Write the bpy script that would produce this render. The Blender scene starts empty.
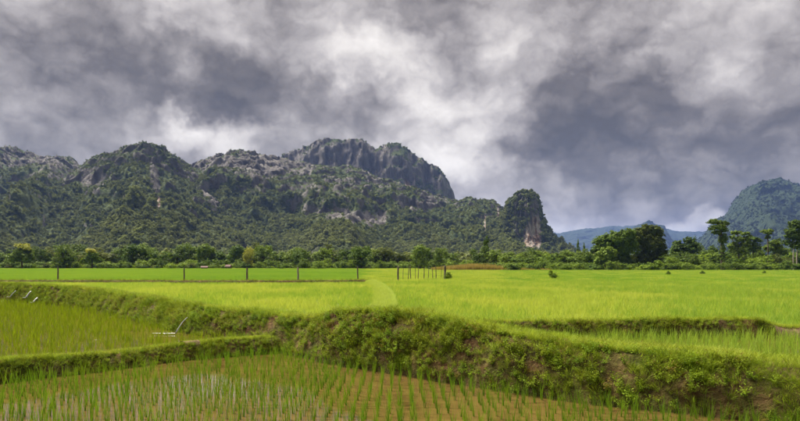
import bpy, math, random
import numpy as np
from mathutils import Vector, Euler, Matrix

R = math.radians
random.seed(7)
rng = np.random.default_rng(11)
scene = bpy.context.scene
COL = scene.collection

# ------------------------------------------------------------------ camera
F = 620.0            # focal length in photo pixels (800 wide)
HZ = 263.0           # row of the horizon
ZC = 1.75            # eye height over the upper field's soil
cam_data = bpy.data.cameras.new('camera')
cam_data.sensor_width = 36.0
cam_data.lens = 36.0 * F / 800.0
cam_data.shift_y = (HZ - 210.5) / 800.0
cam_data.clip_start = 0.1
cam_data.clip_end = 40000.0
cam = bpy.data.objects.new('camera', cam_data)
cam.location = (0, 0, ZC)
cam.rotation_euler = (R(90), 0, 0)
COL.objects.link(cam)
scene.camera = cam

# ------------------------------------------------------------------ exposure / sampling
scene.view_settings.view_transform = 'Standard'
scene.view_settings.look = 'None'
scene.view_settings.exposure = 2.08
scene.view_settings.gamma = 1.0
scene.view_settings.use_curve_mapping = False
scene.render.engine = 'CYCLES'
cy = scene.cycles
cy.use_denoising = True
cy.max_bounces = 6
cy.diffuse_bounces = 3
cy.glossy_bounces = 2
cy.transmission_bounces = 3
cy.volume_bounces = 0
cy.transparent_max_bounces = 4
cy.sample_clamp_indirect = 6.0
cy.use_adaptive_sampling = True
cy.adaptive_threshold = 0.02

SUN_EL, SUN_AZ = R(60), R(-46)       # azimuth from +Y (ahead), negative = left
SKY_GAIN = 0.255                       # cloud radiance at exposure 0

# ------------------------------------------------------------------ world
def pix_dir(px, py):
    v = Vector(((px - 400) / F, 1.0, (HZ - py) / F)); v.normalize(); return v

world = bpy.data.worlds.new('World'); scene.world = world
world.use_nodes = True
wt = world.node_tree; wt.nodes.clear()
def WN(t, **kw):
    n = wt.nodes.new(t)
    for k, v in kw.items(): setattr(n, k, v)
    return n
def WL(a, b): wt.links.new(a, b)
def wmath(op, a, b=None, clamp=False):
    n = WN('ShaderNodeMath', operation=op); n.use_clamp = clamp
    for i, v in enumerate((a, b)):
        if v is None: continue
        if isinstance(v, (int, float)): n.inputs[i].default_value = v
        else: WL(v, n.inputs[i])
    return n.outputs[0]
def wvec(op, a, b=None):
    n = WN('ShaderNodeVectorMath', operation=op)
    for i, v in enumerate((a, b)):
        if v is None: continue
        if isinstance(v, (tuple, list, Vector)): n.inputs[i].default_value = tuple(v)
        else: WL(v, n.inputs[i])
    return n.outputs['Value'] if op in ('LENGTH', 'DOT_PRODUCT') else n.outputs[0]
def wnoise(vec, scale, detail, rough, dist=0.0, loc=(0, 0, 0)):
    n = WN('ShaderNodeTexNoise'); n.inputs['Scale'].default_value = scale
    n.inputs['Detail'].default_value = detail; n.inputs['Roughness'].default_value = rough
    n.inputs['Distortion'].default_value = dist
    WL(wvec('ADD', vec, loc), n.inputs['Vector']); return n
tc = WN('ShaderNodeTexCoord'); DIR = tc.outputs['Generated']
w1 = wnoise(DIR, 5.0, 5, 0.6)
warp = wvec('MULTIPLY', wvec('SUBTRACT', w1.outputs['Color'], (0.5, 0.5, 0.5)), (0.24, 0.24, 0.20))
w2 = wnoise(DIR, 17.0, 5, 0.6, loc=(3, 1, 7))
warp2 = wvec('MULTIPLY', wvec('SUBTRACT', w2.outputs['Color'], (0.5, 0.5, 0.5)), (0.055, 0.055, 0.05))
DW = wvec('ADD', wvec('ADD', DIR, warp), warp2)
# cloud masses: (px, py, rx, ry, amount)
CLOUDS = [
    (120, 75, 150, 60, -.10), (215, 72, 170, 52, -.10), (330, 108, 90, 26, -.07), (290, 110, 100, 26, -.13), (185, 95, 60, 20, -.08),
    (60, 100, 110, 50, .05), (130, 15, 160, 40, .14), (210, 25, 60, 30, .10), (40, 10, 80, 30, -.03),
    (205, 140, 70, 20, .34), (175, 118, 18, 20, .20), (350, 95, 70, 60, .14), (370, 35, 65, 42, .26), (335, 60, 60, 40, .08),
    (420, 5, 70, 22, -.16), (450, 130, 70, 60, .27), (470, 175, 60, 30, .12), (520, 60, 90, 50, .07),
    (560, 95, 30, 24, -.10), (600, 110, 90, 40, -.14), (710, 120, 130, 40, -.10), (560, 150, 70, 30, -.14),
    (690, 165, 140, 40, -.06), (770, 150, 70, 40, -.08), (650, 30, 120, 40, .02), (720, 20, 60, 26, .10), (785, 35, 40, 30, -.10),
    (790, 70, 60, 30, .05), (560, 215, 60, 22, .14), (640, 232, 130, 16, .22), (700, 225, 50, 10, .12),
]
acc = None
for (px, py, rx, ry, amp) in CLOUDS:
    c = pix_dir(px, py)
    dl = wvec('MULTIPLY', wvec('SUBTRACT', DW, c), (F / rx, 1.2, F / ry))
    ln = wvec('LENGTH', dl)
    mr = WN('ShaderNodeMapRange', interpolation_type='SMOOTHSTEP')
    WL(ln, mr.inputs['Value'])
    mr.inputs['From Min'].default_value = 0.15; mr.inputs['From Max'].default_value = 1.35
    mr.inputs['To Min'].default_value = amp; mr.inputs['To Max'].default_value = 0.0
    acc = mr.outputs[0] if acc is None else wmath('ADD', acc, mr.outputs[0])
DS = wvec('MULTIPLY', DW, (1, 1, 1.7))
n1 = wnoise(DS, 3.2, 8, 0.56, 0.3, (2.3, 0.4, 1.1))
n2 = wnoise(DS, 9.0, 9, 0.56, 0.35, (7.7, 2.4, 3.1))
fb = wmath('ADD', wmath('MULTIPLY', wmath('SUBTRACT', n1.outputs['Fac'], 0.5), 0.50),
           wmath('MULTIPLY', wmath('SUBTRACT', n2.outputs['Fac'], 0.5), 0.50))
n3 = wnoise(DS, 24.0, 6, 0.65, 0.3, (1.7, 5.4, 2.1))
fb = wmath('ADD', fb, wmath('MULTIPLY', wmath('SUBTRACT', n3.outputs['Fac'], 0.5), 0.17))
for sc_, am_, of_ in ((6.5, 1.05, (4.1, 2.2, .3)), (14.0, .60, (1.2, 8.3, 5.5)), (31.0, .30, (9.4, 3.3, 2.7))):   # rounded billows with dark creases
    nb = wnoise(wvec('ADD', wvec('MULTIPLY', DIR, (1, 1, 1.45)), wvec('MULTIPLY', warp2, (.8, .8, .8))), sc_, 1.5, .5, 0.0, of_)
    fb = wmath('ADD', fb, wmath('MULTIPLY', wmath('SUBTRACT', wmath('ABSOLUTE', wmath('SUBTRACT', nb.outputs['Fac'], .5)), .085), am_))
br = wmath('ADD', wmath('ADD', wmath('MULTIPLY', acc, 1.35), fb), 0.415)
ramp = WN('ShaderNodeValToRGB'); WL(br, ramp.inputs['Fac'])
cr = ramp.color_ramp; cr.interpolation = 'LINEAR'
stops = [(0.0, (.090, .073, .058)), (.18, (.162, .136, .116)), (.38, (.335, .297, .272)), (.58, (.56, .512, .482)),
         (.78, (.83, .775, .72)), (1.0, (1.08, 1.02, .95))]
while len(cr.elements) < len(stops): cr.elements.new(0.5)
for e, (p, c) in zip(cr.elements, stops): e.position = p; e.color = (*c, 1)
bg_cloud = WN('ShaderNodeBackground'); WL(ramp.outputs['Color'], bg_cloud.inputs['Color'])
bg_cloud.inputs['Strength'].default_value = SKY_GAIN
sky = WN('ShaderNodeTexSky', sky_type='NISHITA'); sky.sun_disc = False
sky.sun_elevation = SUN_EL; sky.sun_rotation = SUN_AZ
bg_sky = WN('ShaderNodeBackground'); WL(sky.outputs['Color'], bg_sky.inputs['Color'])
bg_sky.inputs['Strength'].default_value = 0.05
mixw = WN('ShaderNodeMixShader'); mixw.inputs['Fac'].default_value = 0.96
WL(bg_sky.outputs[0], mixw.inputs[1]); WL(bg_cloud.outputs[0], mixw.inputs[2])
wo = WN('ShaderNodeOutputWorld'); WL(mixw.outputs[0], wo.inputs['Surface'])

# ------------------------------------------------------------------ sun behind thin cloud
sd = bpy.data.lights.new('sun', 'SUN'); sd.energy = 3.0; sd.angle = R(38); sd.color = (1.0, 0.94, 0.84)
sun = bpy.data.objects.new('sun', sd); COL.objects.link(sun)
sv = Vector((math.sin(SUN_AZ) * math.cos(SUN_EL), math.cos(SUN_AZ) * math.cos(SUN_EL), math.sin(SUN_EL)))
sun.rotation_euler = sv.to_track_quat('Z', 'Y').to_euler()
sun.location = sv * 50

# ================================================================== helpers
def P(px, py, d):
    return np.array([(px - 400) / F * d, d, ZC - (py - HZ) / F * d])
def PH(px, H, d):
    return np.array([(px - 400) / F * d, d, ZC - H])
def project(v):
    return 400 + F * v[:, 0] / v[:, 1], HZ - F * (v[:, 2] - ZC) / v[:, 1]

def _hash(ix, iy, iz):
    n = (ix * 374761393 + iy * 668265263 + iz * 2147483647 // 7 + iz * 1274126177) & 0xFFFFFFFF
    n = ((n ^ (n >> 13)) * 1274126177) & 0xFFFFFFFF
    n = (n ^ (n >> 16)) & 0xFFFFFFFF
    return n / 4294967295.0
def vnoise(x, y, z=0.0, seed=0):
    x = np.asarray(x, float) + seed * 17.13; y = np.asarray(y, float) + seed * 7.7; z = np.asarray(z, float) + np.zeros_like(x)
    ix, iy, iz = np.floor(x).astype(np.int64), np.floor(y).astype(np.int64), np.floor(z).astype(np.int64)
    fx, fy, fz = x - ix, y - iy, z - iz
    fx, fy, fz = fx*fx*fx*(fx*(fx*6-15)+10), fy*fy*fy*(fy*(fy*6-15)+10), fz*fz*fz*(fz*(fz*6-15)+10)
    def h(a, b, c): return _hash(ix + a, iy + b, iz + c)
    x00 = h(0,0,0)*(1-fx)+h(1,0,0)*fx; x10 = h(0,1,0)*(1-fx)+h(1,1,0)*fx
    x01 = h(0,0,1)*(1-fx)+h(1,0,1)*fx; x11 = h(0,1,1)*(1-fx)+h(1,1,1)*fx
    return ((x00*(1-fy)+x10*fy)*(1-fz) + (x01*(1-fy)+x11*fy)*fz) * 2 - 1
def fbm(x, y, z=0.0, oct=4, seed=0, gain=0.5):
    s = 0; a = 1; t = 0; f = 1.0
    for i in range(oct):
        s = s + a * vnoise(np.asarray(x)*f, np.asarray(y)*f, np.asarray(z)*f, seed + i*3); t += a; a *= gain; f *= 2.03
    return s / t
def ridged(x, y, z=0.0, oct=3, seed=0):
    s = 0; a = 1; t = 0; f = 1.0
    for i in range(oct):
        s = s + a * (1 - np.abs(vnoise(np.asarray(x)*f, np.asarray(y)*f, np.asarray(z)*f, seed + i*5))*2); t += a; a *= .5; f *= 2.1
    return s / t

def mesh_np(name, verts, faces, smooth=False):
    """faces: (n,3) or (n,4) int array"""
    me = bpy.data.meshes.new(name)
    verts = np.asarray(verts, np.float32); faces = np.asarray(faces, np.int32)
    k = faces.shape[1]
    me.vertices.add(len(verts)); me.vertices.foreach_set('co', verts.ravel())
    me.loops.add(faces.size); me.loops.foreach_set('vertex_index', faces.ravel())
    me.polygons.add(len(faces))
    me.polygons.foreach_set('loop_start', np.arange(0, faces.size, k, dtype=np.int32))
    me.polygons.foreach_set('loop_total', np.full(len(faces), k, np.int32))
    me.polygons.foreach_set('use_smooth', np.full(len(faces), smooth, bool))
    me.update(calc_edges=True); me.validate()
    return me
def grid_faces(nr, nc):
    i = np.arange(nr - 1)[:, None] * nc + np.arange(nc - 1)[None, :]
    return np.stack([i, i + 1, i + nc + 1, i + nc], -1).reshape(-1, 4)
def add_attr(me, name, arr):
    a = me.attributes.new(name, 'FLOAT', 'POINT'); a.data.foreach_set('value', np.asarray(arr, np.float32).ravel())

def obj(name, me, mat=None, parent=None, label=None, cat=None, group=None, kind=None, link=True):
    o = bpy.data.objects.new(name, me)
    if mat is not None and me is not None and len(me.materials) == 0: me.materials.append(mat)
    if link: COL.objects.link(o)
    if parent is not None: o.parent = parent
    tag(o, label, cat, group, kind)
    return o
def tag(o, label=None, cat=None, group=None, kind=None):
    if label: o['label'] = label
    if cat: o['category'] = cat
    if group: o['group'] = group
    if kind: o['kind'] = kind
def empty(name, loc, rz=0.0, **kw):
    o = bpy.data.objects.new(name, None); COL.objects.link(o)
    o.location = loc; o.rotation_euler = (0, 0, rz); o.empty_display_size = 0.2
    tag(o, **kw); return o

# ------------------------------------------------------------------ materials
class MT:
    def __init__(s, name):
        s.m = bpy.data.materials.new(name); s.m.use_nodes = True
        s.t = s.m.node_tree; s.t.nodes.clear()
        s.out = s.n('ShaderNodeOutputMaterial')
    def n(s, t, **kw):
        n = s.t.nodes.new(t)
        for k, v in kw.items(): setattr(n, k, v)
        return n
    def l(s, a, b): s.t.links.new(a, b)
    def noise(s, scale, detail=4, rough=.55, vec=None, dist=0.0):
        n = s.n('ShaderNodeTexNoise'); n.inputs['Scale'].default_value = scale
        n.inputs['Detail'].default_value = detail; n.inputs['Roughness'].default_value = rough
        n.inputs['Distortion'].default_value = dist
        if vec is not None: s.l(vec, n.inputs['Vector'])
        return n.outputs['Fac']
    def pos(s): return s.n('ShaderNodeNewGeometry').outputs['Position']
    def vscale(s, v, sc):
        n = s.n('ShaderNodeVectorMath', operation='MULTIPLY'); s.l(v, n.inputs[0]); n.inputs[1].default_value = sc; return n.outputs[0]
    def ramp(s, fac, stops, interp='LINEAR'):
        n = s.n('ShaderNodeValToRGB'); s.l(fac, n.inputs['Fac']); c = n.color_ramp; c.interpolation = interp
        while len(c.elements) < len(stops): c.elements.new(.5)
        for e, (p, col) in zip(c.elements, stops):
            e.position = p; e.color = (*col, 1) if not isinstance(col, float) else (col, col, col, 1)
        return n.outputs['Color']
    def mix(s, fac, a, b, mode='MIX'):
        n = s.n('ShaderNodeMix', data_type='RGBA', blend_type=mode)
        for k, v in ((0, fac), (6, a), (7, b)):
            if isinstance(v, (int, float)): n.inputs[k].default_value = v
            elif isinstance(v, tuple): n.inputs[k].default_value = (*v, 1)
            else: s.l(v, n.inputs[k])
        return n.outputs[2]
    def math(s, op, a, b=0.0, clamp=False):
        n = s.n('ShaderNodeMath', operation=op); n.use_clamp = clamp
        for i, v in enumerate((a, b)):
            if isinstance(v, (int, float)): n.inputs[i].default_value = v
            else: s.l(v, n.inputs[i])
        return n.outputs[0]
    def attr(s, name): return s.n('ShaderNodeAttribute', attribute_name=name).outputs['Fac']
    def bsdf(s, col, rough=.8, spec=.3, **kw):
        b = s.n('ShaderNodeBsdfPrincipled')
        if isinstance(col, tuple): b.inputs['Base Color'].default_value = (*col, 1)
        else: s.l(col, b.inputs['Base Color'])
        if isinstance(rough, float): b.inputs['Roughness'].default_value = rough
        else: s.l(rough, b.inputs['Roughness'])
        b.inputs['Specular IOR Level'].default_value = spec
        return b
    def bump(s, b, h, strength=.5, dist=.1):
        n = s.n('ShaderNodeBump'); n.inputs['Strength'].default_value = strength; n.inputs['Distance'].default_value = dist
        s.l(h, n.inputs['Height']); s.l(n.outputs[0], b.inputs['Normal'])
    def done(s, sh): s.l(sh, s.out.inputs['Surface']); return s.m

def leaf_mat(name, dark, light, trans=.3, patch=None, patch_scale=.1, patch_amt=.6, spec=.07, rough=.6):
    """leaf colour varies per plant, plus large drifts of a second tint"""
    t = MT(name)
    rnd = t.n('ShaderNodeObjectInfo').outputs['Random']
    nz = t.noise(1.7, 3, .6, t.pos())
    f = t.math('ADD', t.math('MULTIPLY', rnd, .55), t.math('MULTIPLY', nz, .55))
    col = t.ramp(f, [(.15, dark), (.85, light)])
    if patch is not None:
        pn = t.ramp(t.noise(patch_scale, 4, .6, t.pos()), [(.42, (0, 0, 0)), (.62, (1, 1, 1))])
        col = t.mix(t.math('MULTIPLY', pn, patch_amt), col, patch)
    b = t.bsdf(col, rough, spec)
    tr = t.n('ShaderNodeBsdfTranslucent')
    tc_ = t.mix(1.0, col, (1.2, 1.12, .65), 'MULTIPLY'); t.l(tc_, tr.inputs['Color'])
    mx = t.n('ShaderNodeMixShader'); mx.inputs['Fac'].default_value = trans
    t.l(b.outputs[0], mx.inputs[1]); t.l(tr.outputs[0], mx.inputs[2])
    return t.done(mx.outputs[0])

M = {}
M['rice'] = leaf_mat('rice_leaf', (.24, .325, .045), (.39, .475, .075), .44, (.45, .49, .095), .22, .6)
M['rice_far'] = leaf_mat('rice_leaf_deep', (.14, .28, .03), (.23, .38, .048), .38, (.30, .41, .055), .03, .5)
M['rice_right'] = leaf_mat('rice_leaf_mid', (.17, .29, .036), (.29, .41, .06), .44)
M['seedling'] = leaf_mat('seedling_leaf', (.06, .145, .010), (.14, .26, .018), .42, (.22, .29, .02), 1.3, .35)
M['seedling_pale'] = leaf_mat('seedling_leaf_pale', (.115, .18, .008), (.20, .27, .012), .42)
M['grass'] = leaf_mat('bund_grass', (.18, .27, .022), (.34, .44, .045), .42, (.38, .40, .08), .6, .5)
M['grass_dark'] = leaf_mat('bund_grass_dark', (.075, .125, .009), (.20, .28, .018), .34, (.20, .19, .02), .9, .45)
M['grass_pale'] = leaf_mat('path_grass', (.25, .345, .055), (.39, .475, .095), .42)
M['weed'] = leaf_mat('weed_leaf', (.085, .16, .010), (.25, .36, .024), .34, (.25, .26, .024), 1.1, .5)
M['weed_red'] = leaf_mat('weed_leaf_russet', (.13, .11, .02), (.22, .17, .035), .3)
M['dry'] = leaf_mat('dry_reed', (.25, .19, .06), (.40, .32, .11), .3, (.28, .26, .05), .12, .5)
M['leaf_a'] = leaf_mat('leaf_mid_green', (.06, .108, .015), (.165, .235, .032), .25)
M['leaf_b'] = leaf_mat('leaf_deep_green', (.036, .072, .012), (.145, .205, .03), .25)
M['leaf_c'] = leaf_mat('leaf_light_green', (.09, .15, .018), (.20, .28, .032), .3)
M['leaf_d'] = leaf_mat('leaf_olive', (.06, .082, .016), (.135, .16, .03), .25)
M['leaf_y'] = leaf_mat('leaf_yellow_blossom', (.24, .26, .045), (.40, .40, .09), .3)
M['forest'] = leaf_mat('forest_canopy', (.046, .070, .027), (.25, .29, .092), .22, (.21, .23, .09), .012, .5, .1, .75)

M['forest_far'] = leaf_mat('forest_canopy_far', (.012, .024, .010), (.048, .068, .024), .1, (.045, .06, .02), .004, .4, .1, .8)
def bark(name, a, b):
    t = MT(name); v = t.vscale(t.pos(), (6, 6, 1.5))
    n = t.noise(2.0, 6, .65, v); col = t.ramp(n, [(.3, a), (.7, b)])
    s = t.bsdf(col, .9, .2); t.bump(s, n, .8, .05); return t.done(s.outputs[0])
M['bark'] = bark('bark_brown', (.05, .038, .028), (.13, .10, .075))
M['bark_pale'] = bark('bark_pale', (.20, .17, .13), (.38, .34, .27))
M['post'] = bark('weathered_wood', (.085, .068, .05), (.23, .185, .14))
M['post_pale'] = bark('weathered_wood_pale', (.20, .17, .13), (.36, .31, .24))

def earth_mat():
    t = MT('earth_bank'); p = t.pos()
    n = t.noise(3.0, 8, .62, p); n2 = t.noise(11.0, 6, .6, p)
    col = t.ramp(n, [(.30, (.022, .012, .005)), (.5, (.085, .045, .017)), (.74, (.19, .105, .045))])
    g = t.ramp(t.noise(1.4, 6, .65, p), [(.38, (0, 0, 0)), (.56, (1, 1, 1))])
    col = t.mix(t.math('MULTIPLY', g, .4), col, t.ramp(n2, [(.35, (.035, .055, .008)), (.65, (.13, .17, .022))]))
    b = t.bsdf(col, .92, .15); t.bump(b, t.math('ADD', n, t.math('MULTIPLY', n2, .6)), 1.0, .12)
    return t.done(b.outputs[0])
M['earth'] = earth_mat()
def bare_mat():
    t = MT('bare_clay'); p = t.pos(); n = t.noise(5.0, 8, .65, p)
    col = t.ramp(n, [(.3, (.09, .055, .03)), (.7, (.23, .15, .09))])
    b = t.bsdf(col, .92, .15); t.bump(b, n, 1.0, .08); return t.done(b.outputs[0])
M['bare'] = bare_mat()
def ground_mat():
    t = MT('field_ground'); p = t.pos()
    n = t.noise(.05, 6, .6, p); n2 = t.noise(2.0, 6, .6, p)
    col = t.ramp(n, [(.35, (.085, .13, .018)), (.65, (.14, .19, .025))])
    col = t.mix(t.ramp(n2, [(.45, (0, 0, 0)), (.65, (.6, .6, .6))]), col, (.11, .085, .035))
    b = t.bsdf(col, .95, .1); t.bump(b, n2, .6, .05); return t.done(b.outputs[0])
M['ground'] = ground_mat()
def water_mat(name, c1, c2, silt):
    """muddy paddy water: murky body, glassy skin, silt patches breaking the surface"""
    t = MT(name); p = t.pos()
    n = t.noise(1.1, 6, .62, p, .6)
    col = t.ramp(n, [(.35, c1), (.62, c2)])
    st_ = t.noise(4.5, 7, .7, t.vscale(p, (.45, 2.6, 1)), .9)
    col = t.mix(t.ramp(st_, [(.40, (0, 0, 0)), (.62, (1, 1, 1))]), col, tuple(min(1, v*1.25) for v in c2))
    mud = t.ramp(t.noise(1.9, 8, .68, t.vscale(p, (.8, 1.5, 1)), .8), [(silt, (0, 0, 0)), (silt + .07, (1, 1, 1))])
    rg = t.math('ADD', t.math('MULTIPLY', mud, .55), .02)
    b = t.bsdf(col, rg, .5); b.inputs['IOR'].default_value = 1.33
    rip = t.noise(7.0, 3, .5, t.vscale(p, (.6, 1.2, 1)))
    t.bump(b, t.math('ADD', t.math('ADD', t.math('MULTIPLY', rip, .15), t.math('MULTIPLY', st_, .06)), t.math('MULTIPLY', mud, t.noise(30, 4, .6, p))), .22, .014)
    return t.done(b.outputs[0])
M['water_low'] = water_mat('muddy_water', (.042, .029, .007), (.095, .061, .017), .71)
M['water_left'] = water_mat('green_water', (.04, .042, .005), (.085, .066, .012), .63)

def rock_mat(name, veg_lo, veg_hi, rock_a, rock_b, veg_bias=0.0):
    t = MT(name); p = t.pos()
    streak = t.noise(.045, 8, .68, t.vscale(p, (1, 1, .12)), .6)
    fine = t.noise(.22, 6, .7, t.vscale(p, (1, 1, .2)))
    f = t.math('ADD', t.math('MULTIPLY', streak, .65), t.math('MULTIPLY', fine, .35))
    rock = t.ramp(f, [(.36, tuple(c*.28 for c in rock_a)), (.49, rock_a), (.64, rock_b)])
    white = t.attr('white')
    wn = t.noise(.11, 6, .7, t.vscale(p, (1, 1, .3)))
    wcol = t.ramp(wn, [(.36, (.04, .032, .026)), (.46, (.24, .15, .09)), (.58, (.50, .45, .39))])
    rock = t.mix(white, rock, wcol)
    veg = t.ramp(t.noise(.09, 6, .7, p), [(.35, veg_lo), (.7, veg_hi)])
    # plants cling wherever the face is not sheer ('bare' is measured from the terrain)
    k = t.math('ADD', t.attr('bare'), t.math('MULTIPLY', t.math('SUBTRACT', t.noise(.035, 7, .72, p), .5), 2.4))
    k = t.math('ADD', k, -veg_bias)
    kk = t.ramp(k, [(.30, (0, 0, 0)), (.52, (1, 1, 1))])
    col = t.mix(kk, veg, rock)
    b = t.bsdf(col, .95, .1); t.bump(b, t.math('ADD', f, t.noise(.5, 5, .7, p)), 1.0, 2.5)
    return t.done(b.outputs[0])
M['rock'] = rock_mat('karst_limestone', (.03, .046, .016), (.085, .105, .032), (.14, .127, .117), (.25, .235, .22))
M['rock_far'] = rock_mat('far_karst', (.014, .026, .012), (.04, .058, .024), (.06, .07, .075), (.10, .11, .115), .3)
def plain(name, col, rough=.8, spec=.3, nscale=8.0, var=.25):
    t = MT(name); n = t.noise(nscale, 5, .6, t.pos())
    c = t.ramp(n, [(.3, tuple(x*(1-var) for x in col)), (.7, tuple(min(1, x*(1+var)) for x in col))])
    b = t.bsdf(c, rough, spec); return t.done(b.outputs[0])
M['foam_glint'] = plain('white_water', (.42, .42, .41), .25, .5, 20., .08)  # white of the spilling water, shared with the painted reflection streak
M['tin'] = plain('rusty_pink_tin', (.15, .09, .075), .85, .3, 3., .3)
M['hutwood'] = plain('hut_planks', (.12, .09, .06), .9, .2, 4., .35)

# ------------------------------------------------------------------ scatter (one object of uncountable plants)
def scatter(name, pts, scl, rot, var, templates, label, cat):
    me = bpy.data.meshes.new(name)
    pts = np.asarray(pts, np.float32); n = len(pts)
    me.vertices.add(n); me.vertices.foreach_set('co', pts.ravel())
    a = me.attributes.new('scl', 'FLOAT_VECTOR', 'POINT')
    scl = np.asarray(scl, np.float32)
    if scl.ndim == 1: scl = np.repeat(scl[:, None], 3, 1)
    a.data.foreach_set('vector', np.ascontiguousarray(scl).ravel())
    rot = np.asarray(rot, np.float32)
    if rot.ndim == 1: rot = np.stack([np.zeros(n), np.zeros(n), rot], 1).astype(np.float32)
    a = me.attributes.new('rot', 'FLOAT_VECTOR', 'POINT'); a.data.foreach_set('vector', np.ascontiguousarray(rot).ravel())
    a = me.attributes.new('var', 'INT', 'POINT'); a.data.foreach_set('value', np.asarray(var, np.int32))
    o = bpy.data.objects.new(name, me); COL.objects.link(o); tag(o, label, cat, None, 'stuff')
    g = bpy.data.node_groups.new(name + '_nodes', 'GeometryNodeTree')
    g.interface.new_socket('Geometry', in_out='INPUT', socket_type='NodeSocketGeometry')
    g.interface.new_socket('Geometry', in_out='OUTPUT', socket_type='NodeSocketGeometry')
    gi = g.nodes.new('NodeGroupInput'); go = g.nodes.new('NodeGroupOutput')
    join = g.nodes.new('GeometryNodeJoinGeometry')
    def named(nm, ty):
        k = g.nodes.new('GeometryNodeInputNamedAttribute'); k.data_type = ty; k.inputs['Name'].default_value = nm; return k.outputs['Attribute']
    s_, r_, v_ = named('scl', 'FLOAT_VECTOR'), named('rot', 'FLOAT_VECTOR'), named('var', 'INT')
    e2r = g.nodes.new('FunctionNodeEulerToRotation'); g.links.new(r_, e2r.inputs[0])
    for i, tp in enumerate(templates):
        oi = g.nodes.new('GeometryNodeObjectInfo'); oi.inputs['Object'].default_value = tp
        oi.transform_space = 'ORIGINAL'
        cmp = g.nodes.new('FunctionNodeCompare'); cmp.data_type = 'INT'; cmp.operation = 'EQUAL'
        g.links.new(v_, cmp.inputs[2]); cmp.inputs[3].default_value = i
        ip = g.nodes.new('GeometryNodeInstanceOnPoints')
        g.links.new(gi.outputs[0], ip.inputs['Points']); g.links.new(cmp.outputs[0], ip.inputs['Selection'])
        g.links.new(oi.outputs['Geometry'], ip.inputs['Instance'])
        g.links.new(e2r.outputs[0], ip.inputs['Rotation']); g.links.new(s_, ip.inputs['Scale'])
        g.links.new(ip.outputs[0], join.inputs[0])
    g.links.new(join.outputs[0], go.inputs[0])
    md = o.modifiers.new('plants', 'NODES'); md.node_group = g
    return o
def with_mat(me, mat):
    m = me.copy(); m.materials.clear(); m.materials.append(mat); return m
def template(name, me, mat):
    if mat is not None: me.materials.append(mat)
    return bpy.data.objects.new(name, me)

# ------------------------------------------------------------------ plant meshes
def blade_mesh(name, nblade, radius, h0, h1, width, lean, seed, segs=3, spread_box=None):
    r = np.random.default_rng(seed); V = []; Fc = []
    for b in range(nblade):
        a = r.uniform(0, 2*math.pi)
        if spread_box: bx, by = r.uniform(-spread_box, spread_box, 2)
        else:
            rr = radius * math.sqrt(r.uniform()); bx, by = rr*math.cos(a), rr*math.sin(a)
        h = r.uniform(h0, h1); L = lean * r.uniform(.3, 1.2) * h
        da = a + r.uniform(-.9, .9); dx, dy = math.cos(da), math.sin(da)
        wa = r.uniform(0, 2*math.pi); wx, wy = math.cos(wa), math.sin(wa)
        w = width * r.uniform(.7, 1.2); base = len(V)
        for s in range(segs + 1):
            t = s / segs; off = L * t**2.0; z = h * (t - .18*lean*t*t)
            ww = w * (1 - t)**.6 * .5 if s < segs else 0
            if s < segs:
                V.append((bx+dx*off-wx*ww, by+dy*off-wy*ww, z)); V.append((bx+dx*off+wx*ww, by+dy*off+wy*ww, z))
            else: V.append((bx+dx*off, by+dy*off, z))
        for s in range(segs - 1):
            i = base + 2*s; Fc.append((i, i+1, i+3)); Fc.append((i, i+3, i+2))
        i = base + 2*(segs-1); Fc.append((i, i+1, i+2))
    return mesh_np(name, V, Fc)
def leaf_quads(C, N, size, r, aspect=.6):
    """rhombic leaves: centres C, outward normals N"""
    n = len(C)
    u = r.normal(size=(n, 3)); u -= (u*N).sum(1, keepdims=True)*N; u /= np.linalg.norm(u, axis=1, keepdims=True)+1e-9
    v = np.cross(N, u); s = (size * r.uniform(.6, 1.3, n))[:, None]
    V = np.stack([C-u*s, C-v*s*aspect+N*s*.15, C+u*s, C+v*s*aspect+N*s*.15], 1).reshape(-1, 3)
    Fq = np.arange(4*n).reshape(-1, 4)
    return V, Fq
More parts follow.
